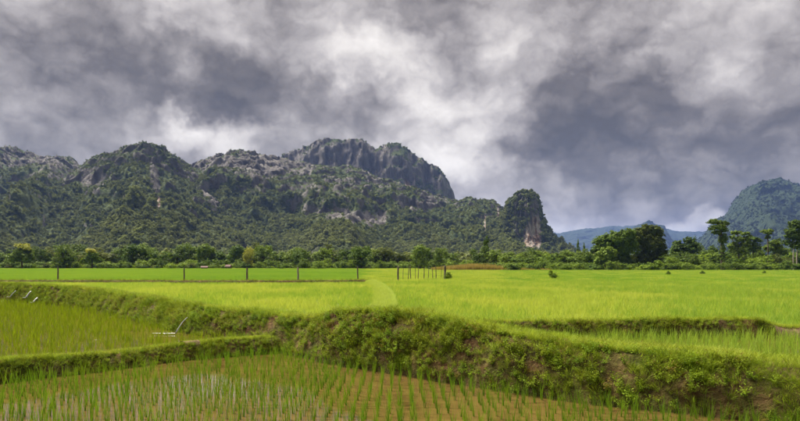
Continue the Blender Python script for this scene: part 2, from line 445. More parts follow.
def crown_mesh(name, blobs, nclump, nleaf, leaf, seed, clump_r=.28, jitter=.8, core=True):
    """foliage: leaf clumps spread through the blobs' outer volume, gaps between them"""
    r = np.random.default_rng(seed)
    B = np.array([b[:3] for b in blobs], float)
    RR = np.array([b[3:] if len(b) == 6 else (b[3],)*3 for b in blobs], float)
    wgt = RR.prod(1)**(2/3); wgt /= wgt.sum()
    bi = r.choice(len(blobs), nclump, p=wgt)
    d = r.normal(size=(nclump, 3)); d /= np.linalg.norm(d, axis=1, keepdims=True)
    d[:, 2] = np.where(d[:, 2] < -.45, -d[:, 2], d[:, 2])
    rad = r.uniform(.55, 1.02, nclump)[:, None]
    CC = B[bi] + d*RR[bi]*rad
    mr = RR[bi].mean(1)
    k = r.integers(0, nclump, nclump*nleaf)
    dd = r.normal(size=(len(k), 3)); dd /= np.linalg.norm(dd, axis=1, keepdims=True)
    rr = (r.uniform(.35, 1.0, len(k)) * clump_r)[:, None] * mr[k][:, None]
    C = CC[k] + dd*rr*np.array([1.15, 1.15, .75])
    N = dd*.7 + d[k]*.5 + r.normal(size=(len(k), 3))*jitter*.5 + np.array([0, 0, .35])
    N /= np.linalg.norm(N, axis=1, keepdims=True)
    V, Fq = leaf_quads(C, N, leaf, r)
    if core:
        # inner boughs: sparse big leaves that close the heart of the crown
        m = max(30, nclump*2)
        bi2 = r.choice(len(blobs), m, p=wgt); d2 = r.normal(size=(m, 3)); d2 /= np.linalg.norm(d2, axis=1, keepdims=True)
        C2 = B[bi2] + d2*RR[bi2]*r.uniform(.2, .7, m)[:, None]
        V2, F2 = leaf_quads(C2, d2, mr.mean()*.26, r, .8)
        Fq = np.vstack([Fq, F2+len(V)]); V = np.vstack([V, V2])
    return mesh_np(name, V, Fq)
def tube(V, Fc, pts, rads, n=7, seed=0):
    r = np.random.default_rng(seed); pts = [np.array(p, float) for p in pts]; base = len(V)
    for i, p in enumerate(pts):
        t = pts[min(i+1, len(pts)-1)] - pts[max(i-1, 0)]; t /= np.linalg.norm(t)
        a = np.cross(t, [0, 1, .2]); a /= np.linalg.norm(a); b = np.cross(t, a)
        for k in range(n):
            an = 2*math.pi*k/n; V.append(tuple(p + (a*math.cos(an)+b*math.sin(an))*rads[i]*r.uniform(.88, 1.12)))
    for i in range(len(pts)-1):
        for k in range(n):
            a_ = base+i*n+k; b_ = base+i*n+(k+1) % n; Fc.append((a_, b_, b_+n, a_+n))
    for k in range(1, n-1, 2):
        top = base+(len(pts)-1)*n
        Fc.append((top, top+k, top+k+1, top+min(k+2, n-1)) if k+2 <= n-1 else (top, top+k, top+k+1, top+k+1))
def trunk_mesh(name, h, r0, limbs, seed, bend=.06, n=8):
    r = np.random.default_rng(seed); V = []; Fc = []
    ph = r.uniform(0, 6.28); pts = []; rads = []
    for i in range(7):
        t = i/6; pts.append((math.sin(ph+t*3)*bend*h*t, math.cos(ph+t*2.5)*bend*h*t, h*t)); rads.append(r0*(1-.62*t)*(1.35 if i == 0 else 1))
    tube(V, Fc, pts, rads, n, seed)
    for (t, dx, dy, dz, rr) in limbs:
        p0 = np.array(pts[int(t*6)]); p2 = p0+np.array([dx, dy, dz]); p1 = p0*.5+p2*.5+np.array([0, 0, -.12*dz])
        tube(V, Fc, [p0, p1, p2], [rr, rr*.7, rr*.25], 6, seed+3)
    V = np.array(V); Fc = [f for f in Fc if len(set(f)) == 4]
    return mesh_np(name, V, Fc, True)

# ================================================================== large structure: paddies and bunds
ZL, ZLEFT, ZMID = ZC-2.30, ZC-2.10, ZC-1.75
def curve(pts, step):
    pts = np.array(pts); n = len(pts)
    out = []
    for i in range(n-1):
        p0, p1, p2, p3 = pts[max(i-1, 0)], pts[i], pts[i+1], pts[min(i+2, n-1)]
        m = max(2, int(np.linalg.norm(p2-p1)/step))
        for k in range(m):
            t = k/m; out.append(.5*((2*p1)+(-p0+p2)*t+(2*p0-5*p1+4*p2-p3)*t*t+(-p0+3*p1-3*p2+p3)*t**3))
    out.append(pts[-1]); return np.array(out)
MAIN = [PH(-260, 1.2, 60), PH(-120, 1.2, 47), PH(0, 1.2, 35.6), PH(60, 1.22, 31.6), PH(100, 1.28, 28.3), PH(150, 1.34, 23.1), PH(200, 1.38, 19.2),
        PH(250, 1.40, 17.6), PH(305, 1.44, 16.1), PH(345, 1.17, 14.8), PH(400, 1.10, 13.6), PH(450, 1.21, 12.7),
        PH(520, 1.38, 11.6), PH(600, 1.47, 10.7), PH(700, 1.49, 9.9), PH(800, 1.54, 9.2), PH(950, 1.56, 8.4), PH(1150, 1.5, 7.6)]
LEFT = [PH(-420, 1.95, 7.5), PH(-160, 1.92, 10.2), PH(0, 1.9, 12.1), PH(110, 1.98, 13.6), PH(200, 1.95, 15.2), PH(295, 1.9, 16.3)]
SECOND = [PH(415, 1.28, 14.6), PH(470, 1.36, 14.5), PH(560, 1.38, 14.6), PH(640, 1.36, 14.7), PH(740, 1.34, 14.7), PH(765, 1.40, 14.7), PH(785, 1.52, 14.7),
          PH(830, 1.52, 14.8), PH(1000, 1.5, 15.0)]
PATH = [PH(372, 1.30, 15.6), PH(381, 1.45, 18.5), PH(390, 1.50, 23), PH(388, 1.50, 31), PH(381, 1.50, 42), PH(373, 1.5, 52)]
FENCE = [PH(-300, 1.44, 53), PH(-60, 1.44, 52), PH(40, 1.40, 50.5), PH(110, 1.39, 50), PH(190, 1.41, 50), PH(300, 1.41, 50), PH(372, 1.42, 52)]
mainC = curve(MAIN, .1); leftC = curve(LEFT, .1); secC = curve(SECOND, .1)
def y_main(x): return np.interp(x, mainC[:, 0], mainC[:, 1])
def y_left(x): return np.interp(x, leftC[:, 0], leftC[:, 1])
def y_sec(x): return np.interp(x, secC[:, 0], secC[:, 1])
X_J = secC[0, 0]
def region(x, y):
    """0 lower paddy, 1 left paddy, 2 middle paddy, 3 upper fields"""
    r = np.full(np.shape(x), 3)
    low = y < y_main(x)
    r = np.where(low, 0, r)
    r = np.where(low & (y > y_left(x)) & (x < leftC[-1, 0]+.4), 1, r)
    r = np.where(~low & (x > X_J+.2) & (y < y_sec(x)), 2, r)
    return r
def steps(lo, hi, fine, grow, limit):
    out = [lo]; s = fine
    while out[-1] < hi: out.append(out[-1]+s); s = min(s*grow, limit)
    return out
xs = np.array(sorted([-v for v in steps(16.05, 9000, .5, 1.12, 1500)] + list(np.arange(-16, 16.01, .2)) + steps(16.05, 9000, .5, 1.12, 1500)))
ys = np.array(sorted([-v for v in steps(2, 9000, 1, 1.25, 2500)] + list(np.arange(-1.5, 26, .2)) + steps(26, 9000, .3, 1.07, 1500)))
GX, GY = np.meshgrid(xs, ys); rg = region(GX, GY)
GZ = np.choose(rg, [ZL-.12, ZLEFT-.12, ZMID-.06, 0.0]) + fbm(GX*.7, GY*.7, 0, 3, 4)*.03
GZ = np.where(rg == 3, np.minimum(GZ, .03), GZ)
ground = obj('ground', mesh_np('ground', np.stack([GX, GY, GZ], -1).reshape(-1, 3), grid_faces(len(ys), len(xs)), True), M['ground'],
             label='broad flat valley floor of green fields and paddies', kind='structure')
def sheet(name, poly, z, mat, label):
    V = np.array([(x, y, z) for x, y in poly]); me = bpy.data.meshes.new(name); me.from_pydata(V.tolist(), [], [list(range(len(V)))]); me.update()
    return obj(name, me, mat, label=label, kind='structure')
mc = mainC[(mainC[:, 0] > leftC[-1, 0]-.1)][::4]
sheet('water', [(-22, -8), (24, -8), (24, float(y_main(24)))] + [(p[0], p[1]-.05) for p in mc[::-1]] + [(p[0], p[1]) for p in leftC[::-1][::4]], ZL, M['water_low'],
      'brown muddy water of the lower flooded paddy reflecting the clouds')
ml = mainC[(mainC[:, 0] < leftC[-1, 0]+.1) & (mainC[:, 0] > -44)][::4]
sheet('water', [(p[0], p[1]) for p in leftC[::4]] + [(p[0], p[1]-.05) for p in ml[::-1]] + [(-45, 10)], ZLEFT, M['water_left'],
      'greenish shallow water of the paddy behind the low bund')
mm = mainC[(mainC[:, 0] > X_J+.5) & (mainC[:, 0] < 16)][::4]
sheet('water', [(p[0], p[1]+.4) for p in mm] + [(p[0], p[1]+.05) for p in secC[::-1][::4] if p[0] < 16 and p[0] > X_J+.5], ZMID, M['water_low'],
      'narrow strip of shallow brown water between two bunds')

def bund(name, pts, width, run_f, run_b, base_f, base_b, mat, label, step=.09, rough=.06, seed=1, nf=16):
    C = curve(pts, step); n = len(C)
    T = np.gradient(C[:, :2], axis=0); T /= np.linalg.norm(T, axis=1, keepdims=True)
    Nf = np.stack([T[:, 1], -T[:, 0]], 1)               # towards the front (right of travel)
    w = width(np.arange(n)/(n-1), C) if callable(width) else np.full(n, width)
    rows = []
    tag_u = []
    for k in range(nf):                                   # front face
        t = k/(nf-1); s = t**.8
        rows.append((run_f*(1-t)**1.15, base_f+(C[:, 2]-base_f)*np.sin(s*math.pi/2)**.9)); tag_u.append(0)
    for k in range(1, 6):
        t = k/5; rows.append((-w*t, C[:, 2]+.02*math.sin(t*math.pi)-.03*t)); tag_u.append(1)
    for k in range(1, 7):
        t = k/6; rows.append((-w-run_b*t, (C[:, 2]-.03)+(base_b-C[:, 2]+.03)*t**1.2)); tag_u.append(2)
    V = np.zeros((len(rows), n, 3))
    for i, (o, z) in enumerate(rows):
        V[i, :, 0] = C[:, 0]+Nf[:, 0]*o; V[i, :, 1] = C[:, 1]+Nf[:, 1]*o; V[i, :, 2] = z
    nz = fbm(V[..., 0]*1.3, V[..., 1]*1.3, V[..., 2]*1.3, 4, seed)
    nz2 = fbm(V[..., 0]*6, V[..., 1]*6, V[..., 2]*6, 3, seed+9)
    amt = rough*np.array([1.6 if u == 0 else .7 if u == 1 else 1 for u in tag_u])[:, None]
    dsp = (nz*1.2+nz2*.5)*amt
    V[..., 0] += Nf[None, :, 0]*dsp; V[..., 1] += Nf[None, :, 1]*dsp; V[..., 2] += dsp*.5
    me = mesh_np(name, V.reshape(-1, 3), grid_faces(len(rows), n)[:, ::-1], True)
    o = obj(name, me, mat, label=label, kind='structure')
    return dict(o=o, V=V, C=C, N=Nf, nf=nf, w=w)
def main_width(t, C): return np.interp(C[:, 0], [-30, -6, -1, 1.2, 3, 12], [.5, .6, .9, .7, 1.0, 1.2])
B_main = bund('embankment', MAIN, main_width, .72, .45, ZL-.2, -.12, M['earth'], 'long winding earth bund overgrown with weeds, stepping down to the paddies')
B_left = bund('embankment', LEFT, .34, .42, .35, ZL-.2, ZLEFT-.2, M['earth'], 'low narrow bund separating two flooded paddies', seed=4, rough=.045, nf=10)
B_sec = bund('embankment', SECOND, .4, .36, .4, ZMID-.2, -.12, M['earth'], 'short straight bund behind the narrow strip of seedlings', seed=6, rough=.04, nf=10)
B_path = bund('path', PATH, .5, .3, .3, -.1, -.1, M['earth'], 'pale grassy footpath bund curving across the rice towards the fence', seed=8, rough=.03, nf=8)
B_fence = bund('embankment', FENCE, .35, .3, .4, -.1, -.1, M['earth'], 'thin brown earth ridge below the fence posts', seed=12, rough=.04, nf=7, step=.2)

# ------------------------------------------------------------------ mountains
def mountain(name, sil, dist, front, back, label, mat, npx=1.0, prof=None, spur=.35, rough=1.0, bare=(), white=(), seed=0, bare_hi=.0, slopek=1.0,
             forest=0, crown=(1.5, 3.0), dfun=None, canopy=None, minclear=.10, flute=.35):
    sil = np.array(sil, float)
    pxs = np.arange(sil[0, 0], sil[-1, 0]+.01, npx); d0 = dist + (np.interp(pxs, *np.array(dfun).T) if dfun else 0*pxs)
    h = (HZ-np.interp(pxs, sil[:, 0], sil[:, 1]))/F*d0
    tf = np.concatenate([-(np.linspace(1, .08, 22)**1.0)*1.0, np.linspace(-.06, .2, 70), np.linspace(.21, 1.0, 110)])
    prof = np.array(prof or [(0, 1), (.08, .93), (.3, .66), (.6, .33), (.85, .1), (1, 0)])
    sc = 1.0/dist
    PX, TT = np.meshgrid(pxs, tf)
    D0 = np.broadcast_to(d0, PX.shape); HH = np.broadcast_to(h, PX.shape)
    wob = fbm(PX*.02, TT*1.2, 0, 4, seed)                  # spurs and gullies
    gul = ridged(PX*.035+fbm(PX*.02, TT*3, 0, 2, seed+4)*.8, TT*.8, 0, 3, seed+2)
    ta = np.clip(TT*(1+spur*wob-.22*spur*gul), 0, 1.0)
    zf = np.interp(ta, prof[:, 0], prof[:, 1])
    zb = np.clip(1-np.abs(TT)**1.3, 0, 1)
    Z = HH*np.where(TT >= 0, zf, zb)
    Y = D0-np.where(TT >= 0, TT*front, TT*back)
    X = (PX-400)/F*D0 + (PX-400)/F*(Y-D0)*.75
    # crags
    k1 = .008*1000*sc; k2 = .03*1000*sc
    amp = np.clip(Z/np.maximum(HH, 1), 0, 1)
    up = np.clip((amp-.05)*3, 0, 1)
    r1 = fbm(X*k1, Y*k1, Z*k1*.7, 4, seed+11); r2 = ridged(X*k2, Y*k2, Z*k2*.35, 3, seed+21); r3 = fbm(X*k2*3, Y*k2*3, Z*k2*1.5, 3, seed+31)
    r4 = ridged(X*k2*4.5, Y*k2*4.5, Z*k2*1.6, 2, seed+37)
    crest = np.clip(np.abs(TT)*9, .28, 1)                 # keep the skyline near its drawn height
    s = dist/1000*rough
    Z = Z + up*(r1*16*crest + (r2-.3)*7*np.clip(crest, .5, 1) + r3*3.5 + (r4-.35)*3.6)*s
    Y = Y - up*((r2)*9 + r1*22 + r3*5)*s
    X = X + up*(r3*4+r1*5)*s
    if flute: Y = Y - up*flute*(ridged(X*.035+r3*.3, Y*.008, Z*.006, 3, seed+51)-.2)*15*s
    Z = np.where(TT >= .999, -2, Z); Z = np.where(TT <= -.999, -2, Z)
    V = np.stack([X, Y, Z], -1)
    fa = grid_faces(len(tf), len(pxs))
    me = mesh_np(name, V.reshape(-1, 3), fa, True)
    # sheerness
    du = np.gradient(V, axis=1); dv = np.gradient(V, axis=0); NN = np.cross(du, dv); NN /= np.linalg.norm(NN, axis=-1, keepdims=True)+1e-9
    steep = 1-np.abs(NN[..., 2])
    from_smooth = steep.copy()
    for _ in range(2):
        from_smooth[1:-1, 1:-1] = (from_smooth[1:-1, 1:-1]*2+from_smooth[:-2, 1:-1]+from_smooth[2:, 1:-1]+from_smooth[1:-1, :-2]+from_smooth[1:-1, 2:])/6
    fpx, fpy = project(V.reshape(-1, 3)); fpx = fpx.reshape(PX.shape); fpy = fpy.reshape(PX.shape)
    nzp = fbm(fpx*.11, fpy*.06, 0, 3, seed+44)*.5
    B = (from_smooth-.36)*1.3*slopek + bare_hi*np.clip((amp-.55)*2.2, 0, 1)
    W = np.zeros_like(B)
    for (cx, cy_, rx, ry, a, *ang) in bare:
        an = R(ang[0]) if ang else 0; ux = (fpx-cx)*math.cos(an)+(fpy-cy_)*math.sin(an); uy = -(fpx-cx)*math.sin(an)+(fpy-cy_)*math.cos(an)
        q = np.hypot(ux/rx, uy/ry)+nzp; B = B + a*np.clip(1.5-q*1.2, 0, 1)
    for (cx, cy_, rx, ry, a) in white:
        q = np.hypot((fpx-cx)/rx, (fpy-cy_)/ry)+nzp*.9; k = np.clip((1.25-q)*2.2, 0, 1)*a; W = np.maximum(W, k); B = B + k*1.2
    add_attr(me, 'bare', B.ravel()); add_attr(me, 'white', W.ravel())
    o = obj(name, me, mat, label=label, kind='structure')
    if forest:
        ok = (TT > -.25) & (TT < .985)
        area = np.linalg.norm(np.cross(du, dv), axis=-1)
        clear = np.clip(.85-B*1.6+fbm(X*.03, Y*.03, Z*.03, 3, seed+60)*1.1, minclear, 1)
        p = (area*ok*clear).ravel(); p /= p.sum()
        r = np.random.default_rng(seed+5)
        id_ = r.choice(p.size, forest, p=p)
        jit = r.uniform(-.5, .5, (forest, 2))
        pts = V.reshape(-1, 3)[id_] + du.reshape(-1, 3)[id_]*jit[:, :1] + dv.reshape(-1, 3)[id_]*jit[:, 1:]
        hi = amp.ravel()[id_]
        sz = r.uniform(*crown, forest)*(1.0-.38*np.clip(hi, 0, 1))*r.choice([.6, .8, 1, 1, 1.25], forest)*np.clip(1.15-B.ravel()[id_]*.7, .4, 1)
        pts[:, 2] += sz*.35
        scl = np.stack([sz, sz, sz*r.uniform(.75, 1.25, forest)], 1)
        scatter('forest', pts, scl, r.uniform(0, 6.28, forest), r.integers(0, 5, forest), canopy or CANOPY, label='dense forest canopy covering the ' + label, cat='forest')
    return o
CANOPY = []
for i in range(5):
    r_ = np.random.default_rng(50+i)
    bl = [(0, 0, 0, .8, .8, .7)] + [(r_.uniform(-.55, .55), r_.uniform(-.55, .55), r_.uniform(-.1, .5), r_.uniform(.35, .55)) for _ in range(5)]
    CANOPY.append(template('canopy_crown', crown_mesh('canopy_crown', bl, 34, 9, .17, 60+i, .34), M['forest']))

CANOPY_FAR = [template('canopy_crown', with_mat(c_.data, M['forest_far']), None) for c_ in CANOPY]
mountain('mountain', [(-330, 175), (-250, 140), (-160, 132), (-80, 138), (-30, 146), (0, 145), (8, 144), (16, 149), (28, 151), (45, 156), (62, 153), (70, 154), (80, 163), (105, 172), (150, 190), (210, 225), (250, 262)],
         1080, 560, 420, 'jagged forested limestone ridge with two small humps', M['rock'], seed=3, bare_hi=.40, forest=34000,
         bare=[(20, 160, 40, 10, .35), (60, 168, 30, 10, .3)], prof=[(0, 1), (.05, .93), (.16, .80), (.3, .66), (.6, .33), (.85, .1), (1, 0)])
mountain('mountain', [(-20, 262), (20, 225), (50, 192), (80, 168), (95, 159), (108, 154), (118, 153), (130, 148), (145, 147), (158, 149), (166, 152), (172, 158), (190, 168), (215, 185), (240, 205), (262, 232), (275, 262)],
         900, 480, 380, 'rounded forested limestone peak with a pale vertical rock scar', M['rock'], seed=9, bare_hi=.28, forest=17000,
         bare=[(155, 180, 5, 20, .8, -12), (93, 182, 14, 12, .55), (213, 196, 7, 24, 1.1, -38), (130, 152, 30, 4, .3)], white=[(159, 202, 2, 5, .8)])
mountain('mountain', [(150, 262), (165, 205), (178, 180), (190, 166), (198, 158), (206, 157), (214, 156), (225, 153), (240, 150), (256, 152), (270, 155), (284, 158), (300, 161), (330, 164), (355, 166), (380, 176), (405, 186), (430, 194), (455, 201), (470, 197), (478, 203), (486, 202), (494, 206), (503, 214), (520, 228), (545, 245), (560, 262)],
         1040, 560, 380, 'broad grey crag slope below the high cliff, thinly wooded', M['rock'], seed=17, bare_hi=.46, forest=30000,
         prof=[(0, 1), (.04, .95), (.12, .84), (.3, .66), (.42, .5), (.47, .38), (.6, .29), (.85, .1), (1, 0)],
         bare=[(345, 216, 45, 8, .75, 6), (255, 166, 55, 14, .6), (320, 188, 60, 10, .4), (410, 205, 40, 9, .3), (375, 222, 30, 9, .4)], white=[(485, 224, 1.5, 8, .8), (498, 212, 1.3, 6, .6)])
mountain('mountain', [(225, 262), (245, 215), (262, 178), (276, 159), (284, 152), (298, 147), (318, 140), (335, 137), (350, 138), (362, 139), (370, 143), (375, 151), (379, 148), (386, 144), (396, 144), (406, 147), (416, 156), (428, 161), (440, 168), (448, 177), (453, 187), (455, 197), (457, 215), (462, 262)],
         1420, 520, 420, 'high sheer grey cliff massif with flat wooded top', M['rock'], seed=29, bare_hi=.25, slopek=1.05, forest=15000, minclear=.2, rough=.75, flute=1.3, crown=(2.0, 4.0),
         prof=[(0, 1), (.025, .95), (.06, .82), (.10, .66), (.16, .55), (.4, .34), (.8, .1), (1, 0)],
         bare=[(340, 155, 60, 18, .35), (410, 168, 40, 20, .2)], white=[(407, 188, 3, 8, 1.0), (330, 165, 2, 6, .4)])

# isolated karst tower: stacked uneven rings
def karst_tower():
    d = 780.
    rows = [(263, 478, 596), (255, 486, 586), (248, 492, 576), (240, 497, 563), (232, 500, 553), (225, 503, 548), (215, 506, 544.5), (205, 508, 542.5), (198, 511, 541), (193, 517, 539), (190, 522, 537), (188, 527, 533.5)]
    py = np.array([r[0] for r in rows], float)[::-1]; l = np.array([r[1] for r in rows])[::-1]; rr = np.array([r[2] for r in rows])[::-1]
    pys = np.linspace(263.5, 188, 130); na = 260
    L = np.interp(pys, py, l); Rr = np.interp(pys, py, rr)
    cx = ((L+Rr)/2-400)/F*d; rad = (Rr-L)/2/F*d; z = (HZ-pys)/F*d
    A = np.linspace(0, 2*math.pi, na+1)
    X = cx[:, None]+np.cos(A)[None]*rad[:, None]; Y = d+20+np.sin(A)[None]*(rad*.95)[:, None]; Z = np.broadcast_to(z[:, None], X.shape).copy()
    ca, sa = np.cos(A)[None], np.sin(A)[None]
    n1_ = fbm(ca*2+sa*.3, sa*2, Z*.015, 4, 71); n2_ = ridged(ca*7, sa*7, Z*.012, 3, 73); n3_ = fbm(X*.12, Y*.12, Z*.1, 3, 75)
    k = np.clip(rad/30, .3, 1.2)[:, None]
    dr = (n1_*6.5+(n2_-.3)*4.2+n3_*3.2)*k
    dr[:, -1] = dr[:, 0]
    X = X+ca*dr; Y = Y+sa*dr*1.3; Z = Z+n3_*2.0
    Z[:, -1] = Z[:, 0]
    V = np.concatenate([np.stack([X, Y, Z], -1).reshape(-1, 3), [[cx[-1], d+20, z[-1]+1.5]]])
    V[:na+1, 2] = -2
    me = bpy.data.meshes.new('karst')
    fq = grid_faces(len(pys), na+1); top = len(V)-1; b = (len(pys)-1)*(na+1)
    me.from_pydata(V.tolist(), [], fq.tolist()+[[b+i, b+i+1, top] for i in range(na)]); me.update()
    fpx, fpy = project(V); vn = np.zeros((len(V), 3)); me.vertices.foreach_get('normal', vn.ravel()) if False else None
    nz = fbm(fpx*.2, fpy*.07, 0, 3, 77)*.5
    front = V[:, 1] < d+20
    B = np.full(len(V), .08); W = np.zeros(len(V))
    for (x0, y0, rx, ry, a) in [(525, 205, 12, 14, .35), (515, 222, 6, 14, .2), (536, 212, 4, 18, .5)]:
        B = B+np.where(front, a*np.clip(1.4-np.hypot((fpx-x0)/rx, (fpy-y0)/ry)-nz, 0, 1), 0)
    for (x0, y0, rx, ry, a) in [(532, 236, 7.5, 13, 1), (536, 224, 4, 7, .9), (530, 243, 6, 7, 1)]:
        k = np.where(front, np.clip((1.25-np.hypot((fpx-x0)/rx, (fpy-y0)/ry)-nz)*2.5, 0, 1)*a, 0); W = np.maximum(W, k); B = B+k*1.2
    add_attr(me, 'bare', B); add_attr(me, 'white', W)
    obj('mountain', me, M['rock'], label='steep lone limestone tower with a pale orange bare cliff', kind='structure')
    r = np.random.default_rng(5); n = 1700
    zi = (r.uniform(0, 1, n)**1.0*(len(pys)-1)).astype(int); ai = r.integers(0, na, n); idx = zi*(na+1)+ai
    keep = (W[idx] < .15) & (r.uniform(size=n) > np.clip(B[idx]*1.1, 0, .9)); idx = idx[keep]; m = len(idx)
    sz = r.uniform(1.8, 3.9, m)*np.where(V[idx, 2] > 70, .75, 1)
    scatter('forest', V[idx]+np.array([0, 0, .4]), np.stack([sz, sz, sz*r.uniform(.8, 1.5, m)], 1), r.uniform(0, 6.28, m), r.integers(0, 5, m), CANOPY, 'trees clinging to the steep limestone tower', 'forest')
karst_tower()
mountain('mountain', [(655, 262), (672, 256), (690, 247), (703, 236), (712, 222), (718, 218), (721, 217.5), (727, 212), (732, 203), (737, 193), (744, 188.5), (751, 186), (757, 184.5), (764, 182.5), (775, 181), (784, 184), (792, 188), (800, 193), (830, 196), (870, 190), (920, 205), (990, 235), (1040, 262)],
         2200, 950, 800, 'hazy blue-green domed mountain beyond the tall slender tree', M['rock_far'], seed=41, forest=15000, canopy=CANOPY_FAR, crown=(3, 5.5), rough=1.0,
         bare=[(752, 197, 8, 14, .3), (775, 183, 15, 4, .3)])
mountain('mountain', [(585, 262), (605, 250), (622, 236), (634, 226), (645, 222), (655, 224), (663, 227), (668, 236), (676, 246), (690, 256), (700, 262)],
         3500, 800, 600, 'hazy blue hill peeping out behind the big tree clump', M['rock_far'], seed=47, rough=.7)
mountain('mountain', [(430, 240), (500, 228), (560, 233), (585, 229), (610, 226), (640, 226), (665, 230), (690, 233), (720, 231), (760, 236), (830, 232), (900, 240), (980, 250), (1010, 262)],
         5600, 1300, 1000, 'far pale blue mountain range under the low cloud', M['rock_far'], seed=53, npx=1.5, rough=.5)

# ================================================================== trees
def blobs_round(r, n=7, flat=.8):
    b = [(0, 0, .52, .36, .36, .36*flat), (.16, .05, .24, .24), (-.17, -.06, .22, .24), (.02, .15, .2, .24)]
    for i in range(n):
        a = r.uniform(0, 6.28); q = r.uniform(.12, .30); b.append((q*math.cos(a), q*math.sin(a), r.uniform(.3, .8), r.uniform(.16, .25)))
    return b
TT_ = []   # shared crown / trunk meshes: height 1, width about 1
def tree_kind(style, mats, seed, nclump=110, nleaf=14, leaf=.026):
    r = np.random.default_rng(seed)
    if style == 'round': bl = blobs_round(r, 8)
    elif style == 'bush': bl = [(0, 0, .3, .4, .4, .34)] + [(r.uniform(-.38, .38), r.uniform(-.3, .3), r.uniform(.15, .6), r.uniform(.18, .3)) for _ in range(7)]
    elif style == 'tall': bl = [(r.uniform(-.16, .16), r.uniform(-.16, .16), .28+.6*i/6, r.uniform(.15, .26)) for i in range(8)]
    elif style == 'umbrella': bl = [(r.uniform(-.36, .36), r.uniform(-.3, .3), r.uniform(.74, .9), r.uniform(.17, .25), r.uniform(.17, .25), .085) for _ in range(8)]
    else: bl = blobs_round(r, 5, 1.1)
    cr_ = crown_mesh('crown', bl, nclump, nleaf, leaf, seed, .33)
    if style == 'bush': tr = trunk_mesh('trunk', .4, .025, [(.3, .15, .05, .2, .012), (.3, -.15, .02, .2, .012)], seed)
    else: tr = trunk_mesh('trunk', .72, .035, [(.5, .2, .05, .22, .018), (.6, -.2, .08, .2, .016), (.5, .02, -.2, .22, .015), (.8, .1, .1, .15, .012)], seed)
    return cr_, tr, mats
def with_mat(me, mat):
    m = me.copy(); m.materials.clear(); m.materials.append(mat); return m
KIND = {}
for k, (style, mat, n) in {'roundA': ('round', 'leaf_a', 3), 'roundB': ('round', 'leaf_b', 3), 'roundC': ('round', 'leaf_c', 2), 'roundD': ('round', 'leaf_d', 2), 'bushA': ('bush', 'leaf_a', 3),
                           'bushC': ('bush', 'leaf_c', 3), 'tallA': ('tall', 'leaf_a', 2), 'tallB': ('tall', 'leaf_b', 2), 'umbrella': ('umbrella', 'leaf_b', 2), 'yellow': ('round', 'leaf_y', 1)}.items():
    KIND[k] = []
    for i in range(n):
        big = style in ('round', 'tall')
        c, t, _ = tree_kind(style, mat, hash(k) % 1000 if False else sum(map(ord, k))*7+i*13, 120 if big else 80, 13, .028 if big else .034)
        c.materials.append(M[mat]); t.materials.append(M['bark']); KIND[k].append((c, t))
tr_rng = random.Random(3)
def tree(name, kind, px, py_top, wpx, d, label, group=None, cat='tree', hs=1.0):
    """stands on the field floor at distance d; as tall and wide as it shows"""
    H = ((HZ-py_top)/F*d + ZC); W = wpx/F*d
    c, t = KIND[kind][tr_rng.randrange(len(KIND[kind]))]
    root = empty(name, ((px-400)/F*d, d, 0), tr_rng.uniform(0, 6.28), label=label, cat=cat, group=group)
    for nm, me in (('crown', c), ('trunk', t)):
        o = obj(nm, me, None, root); o.scale = (W, W, H)
    return root

# --- left tree line
LANDMARKS = [(22, 'the yellow-capped tree'), (64, 'the wide dark tree'), (92, 'the small blossoming tree'), (199, 'the narrow dark tree'), (249, 'the pale yellow-green tree'),
             (298, 'the broad round tree'), (362, 'the wide spreading tree'), (420, 'the broad domed tree'), (480, 'the dry reeds'), (541, 'the orange cliff'), (578, 'the thin spire tree'),
             (630, 'the big tree clump'), (721, 'the tall slender tree'), (739, 'the umbrella tree'), (768, 'the thin pole tree'), (798, 'the pale-trunked tree')]
def placed(kind, px):
    a = [n for q, n in LANDMARKS if q <= px]; b = [n for q, n in LANDMARKS if q > px]
    if not a: return kind + ' out past ' + b[0]
    if not b: return kind + ' out past ' + a[-1]
    return kind + ' between ' + a[-1] + ' and ' + b[0]
G1 = 'trees along the far field edge'
tree('tree', 'roundB', 64, 238, 30, 180, 'wide dark tree above the left end fence post')
tree('tree', 'tallB', 199, 250, 8, 178, 'narrow dark tree beside the pinkish hut roofs')
tree('tree', 'yellow', 249, 245, 15, 182, 'pale yellow-green tree in the dark tree row')
tree('tree', 'roundA', 298, 247, 24, 182, 'broad round tree behind the pale fence post')
tree('bush', 'bushC', 318, 257, 15, 170, 'bright green bush beside the broad round tree', cat='bush')
tree('tree', 'roundA', 362, 244, 34, 176, 'wide spreading tree behind the leaning dark post')
tree('tree', 'roundA', 420, 242, 28, 172, 'broad domed tree behind the cluster of thin posts')
tree('tree', 'roundB', 440, 248, 18, 168, 'compact dark tree next to the broad domed tree')
tree('tree', 'roundB', 480, 246, 24, 165, 'dark tree rising over the dry golden reeds')
tree('tree', 'tallA', 487, 240, 12, 168, 'slim light tree behind the dark reed-side tree')
tree('bush', 'bushC', 283, 261, 10, 168, 'small bright bush left of the pale post tree'.replace('left of', 'close to'), cat='bush')
for i in range(48):
    px = -142+i*13.2+tr_rng.uniform(-4, 4)
    if px > 462: break
    k, lb = tr_rng.choice([('roundA', 'leafy mid green tree'), ('roundA', 'leafy mid green tree'), ('roundB', 'dense dark green tree'), ('roundB', 'dense dark green tree'), ('roundD', 'olive green tree')])
    tree('tree', k, px, tr_rng.uniform(241, 251), tr_rng.uniform(23, 36), tr_rng.uniform(190, 215), placed(lb, px), 'trees in the far row below the crags')
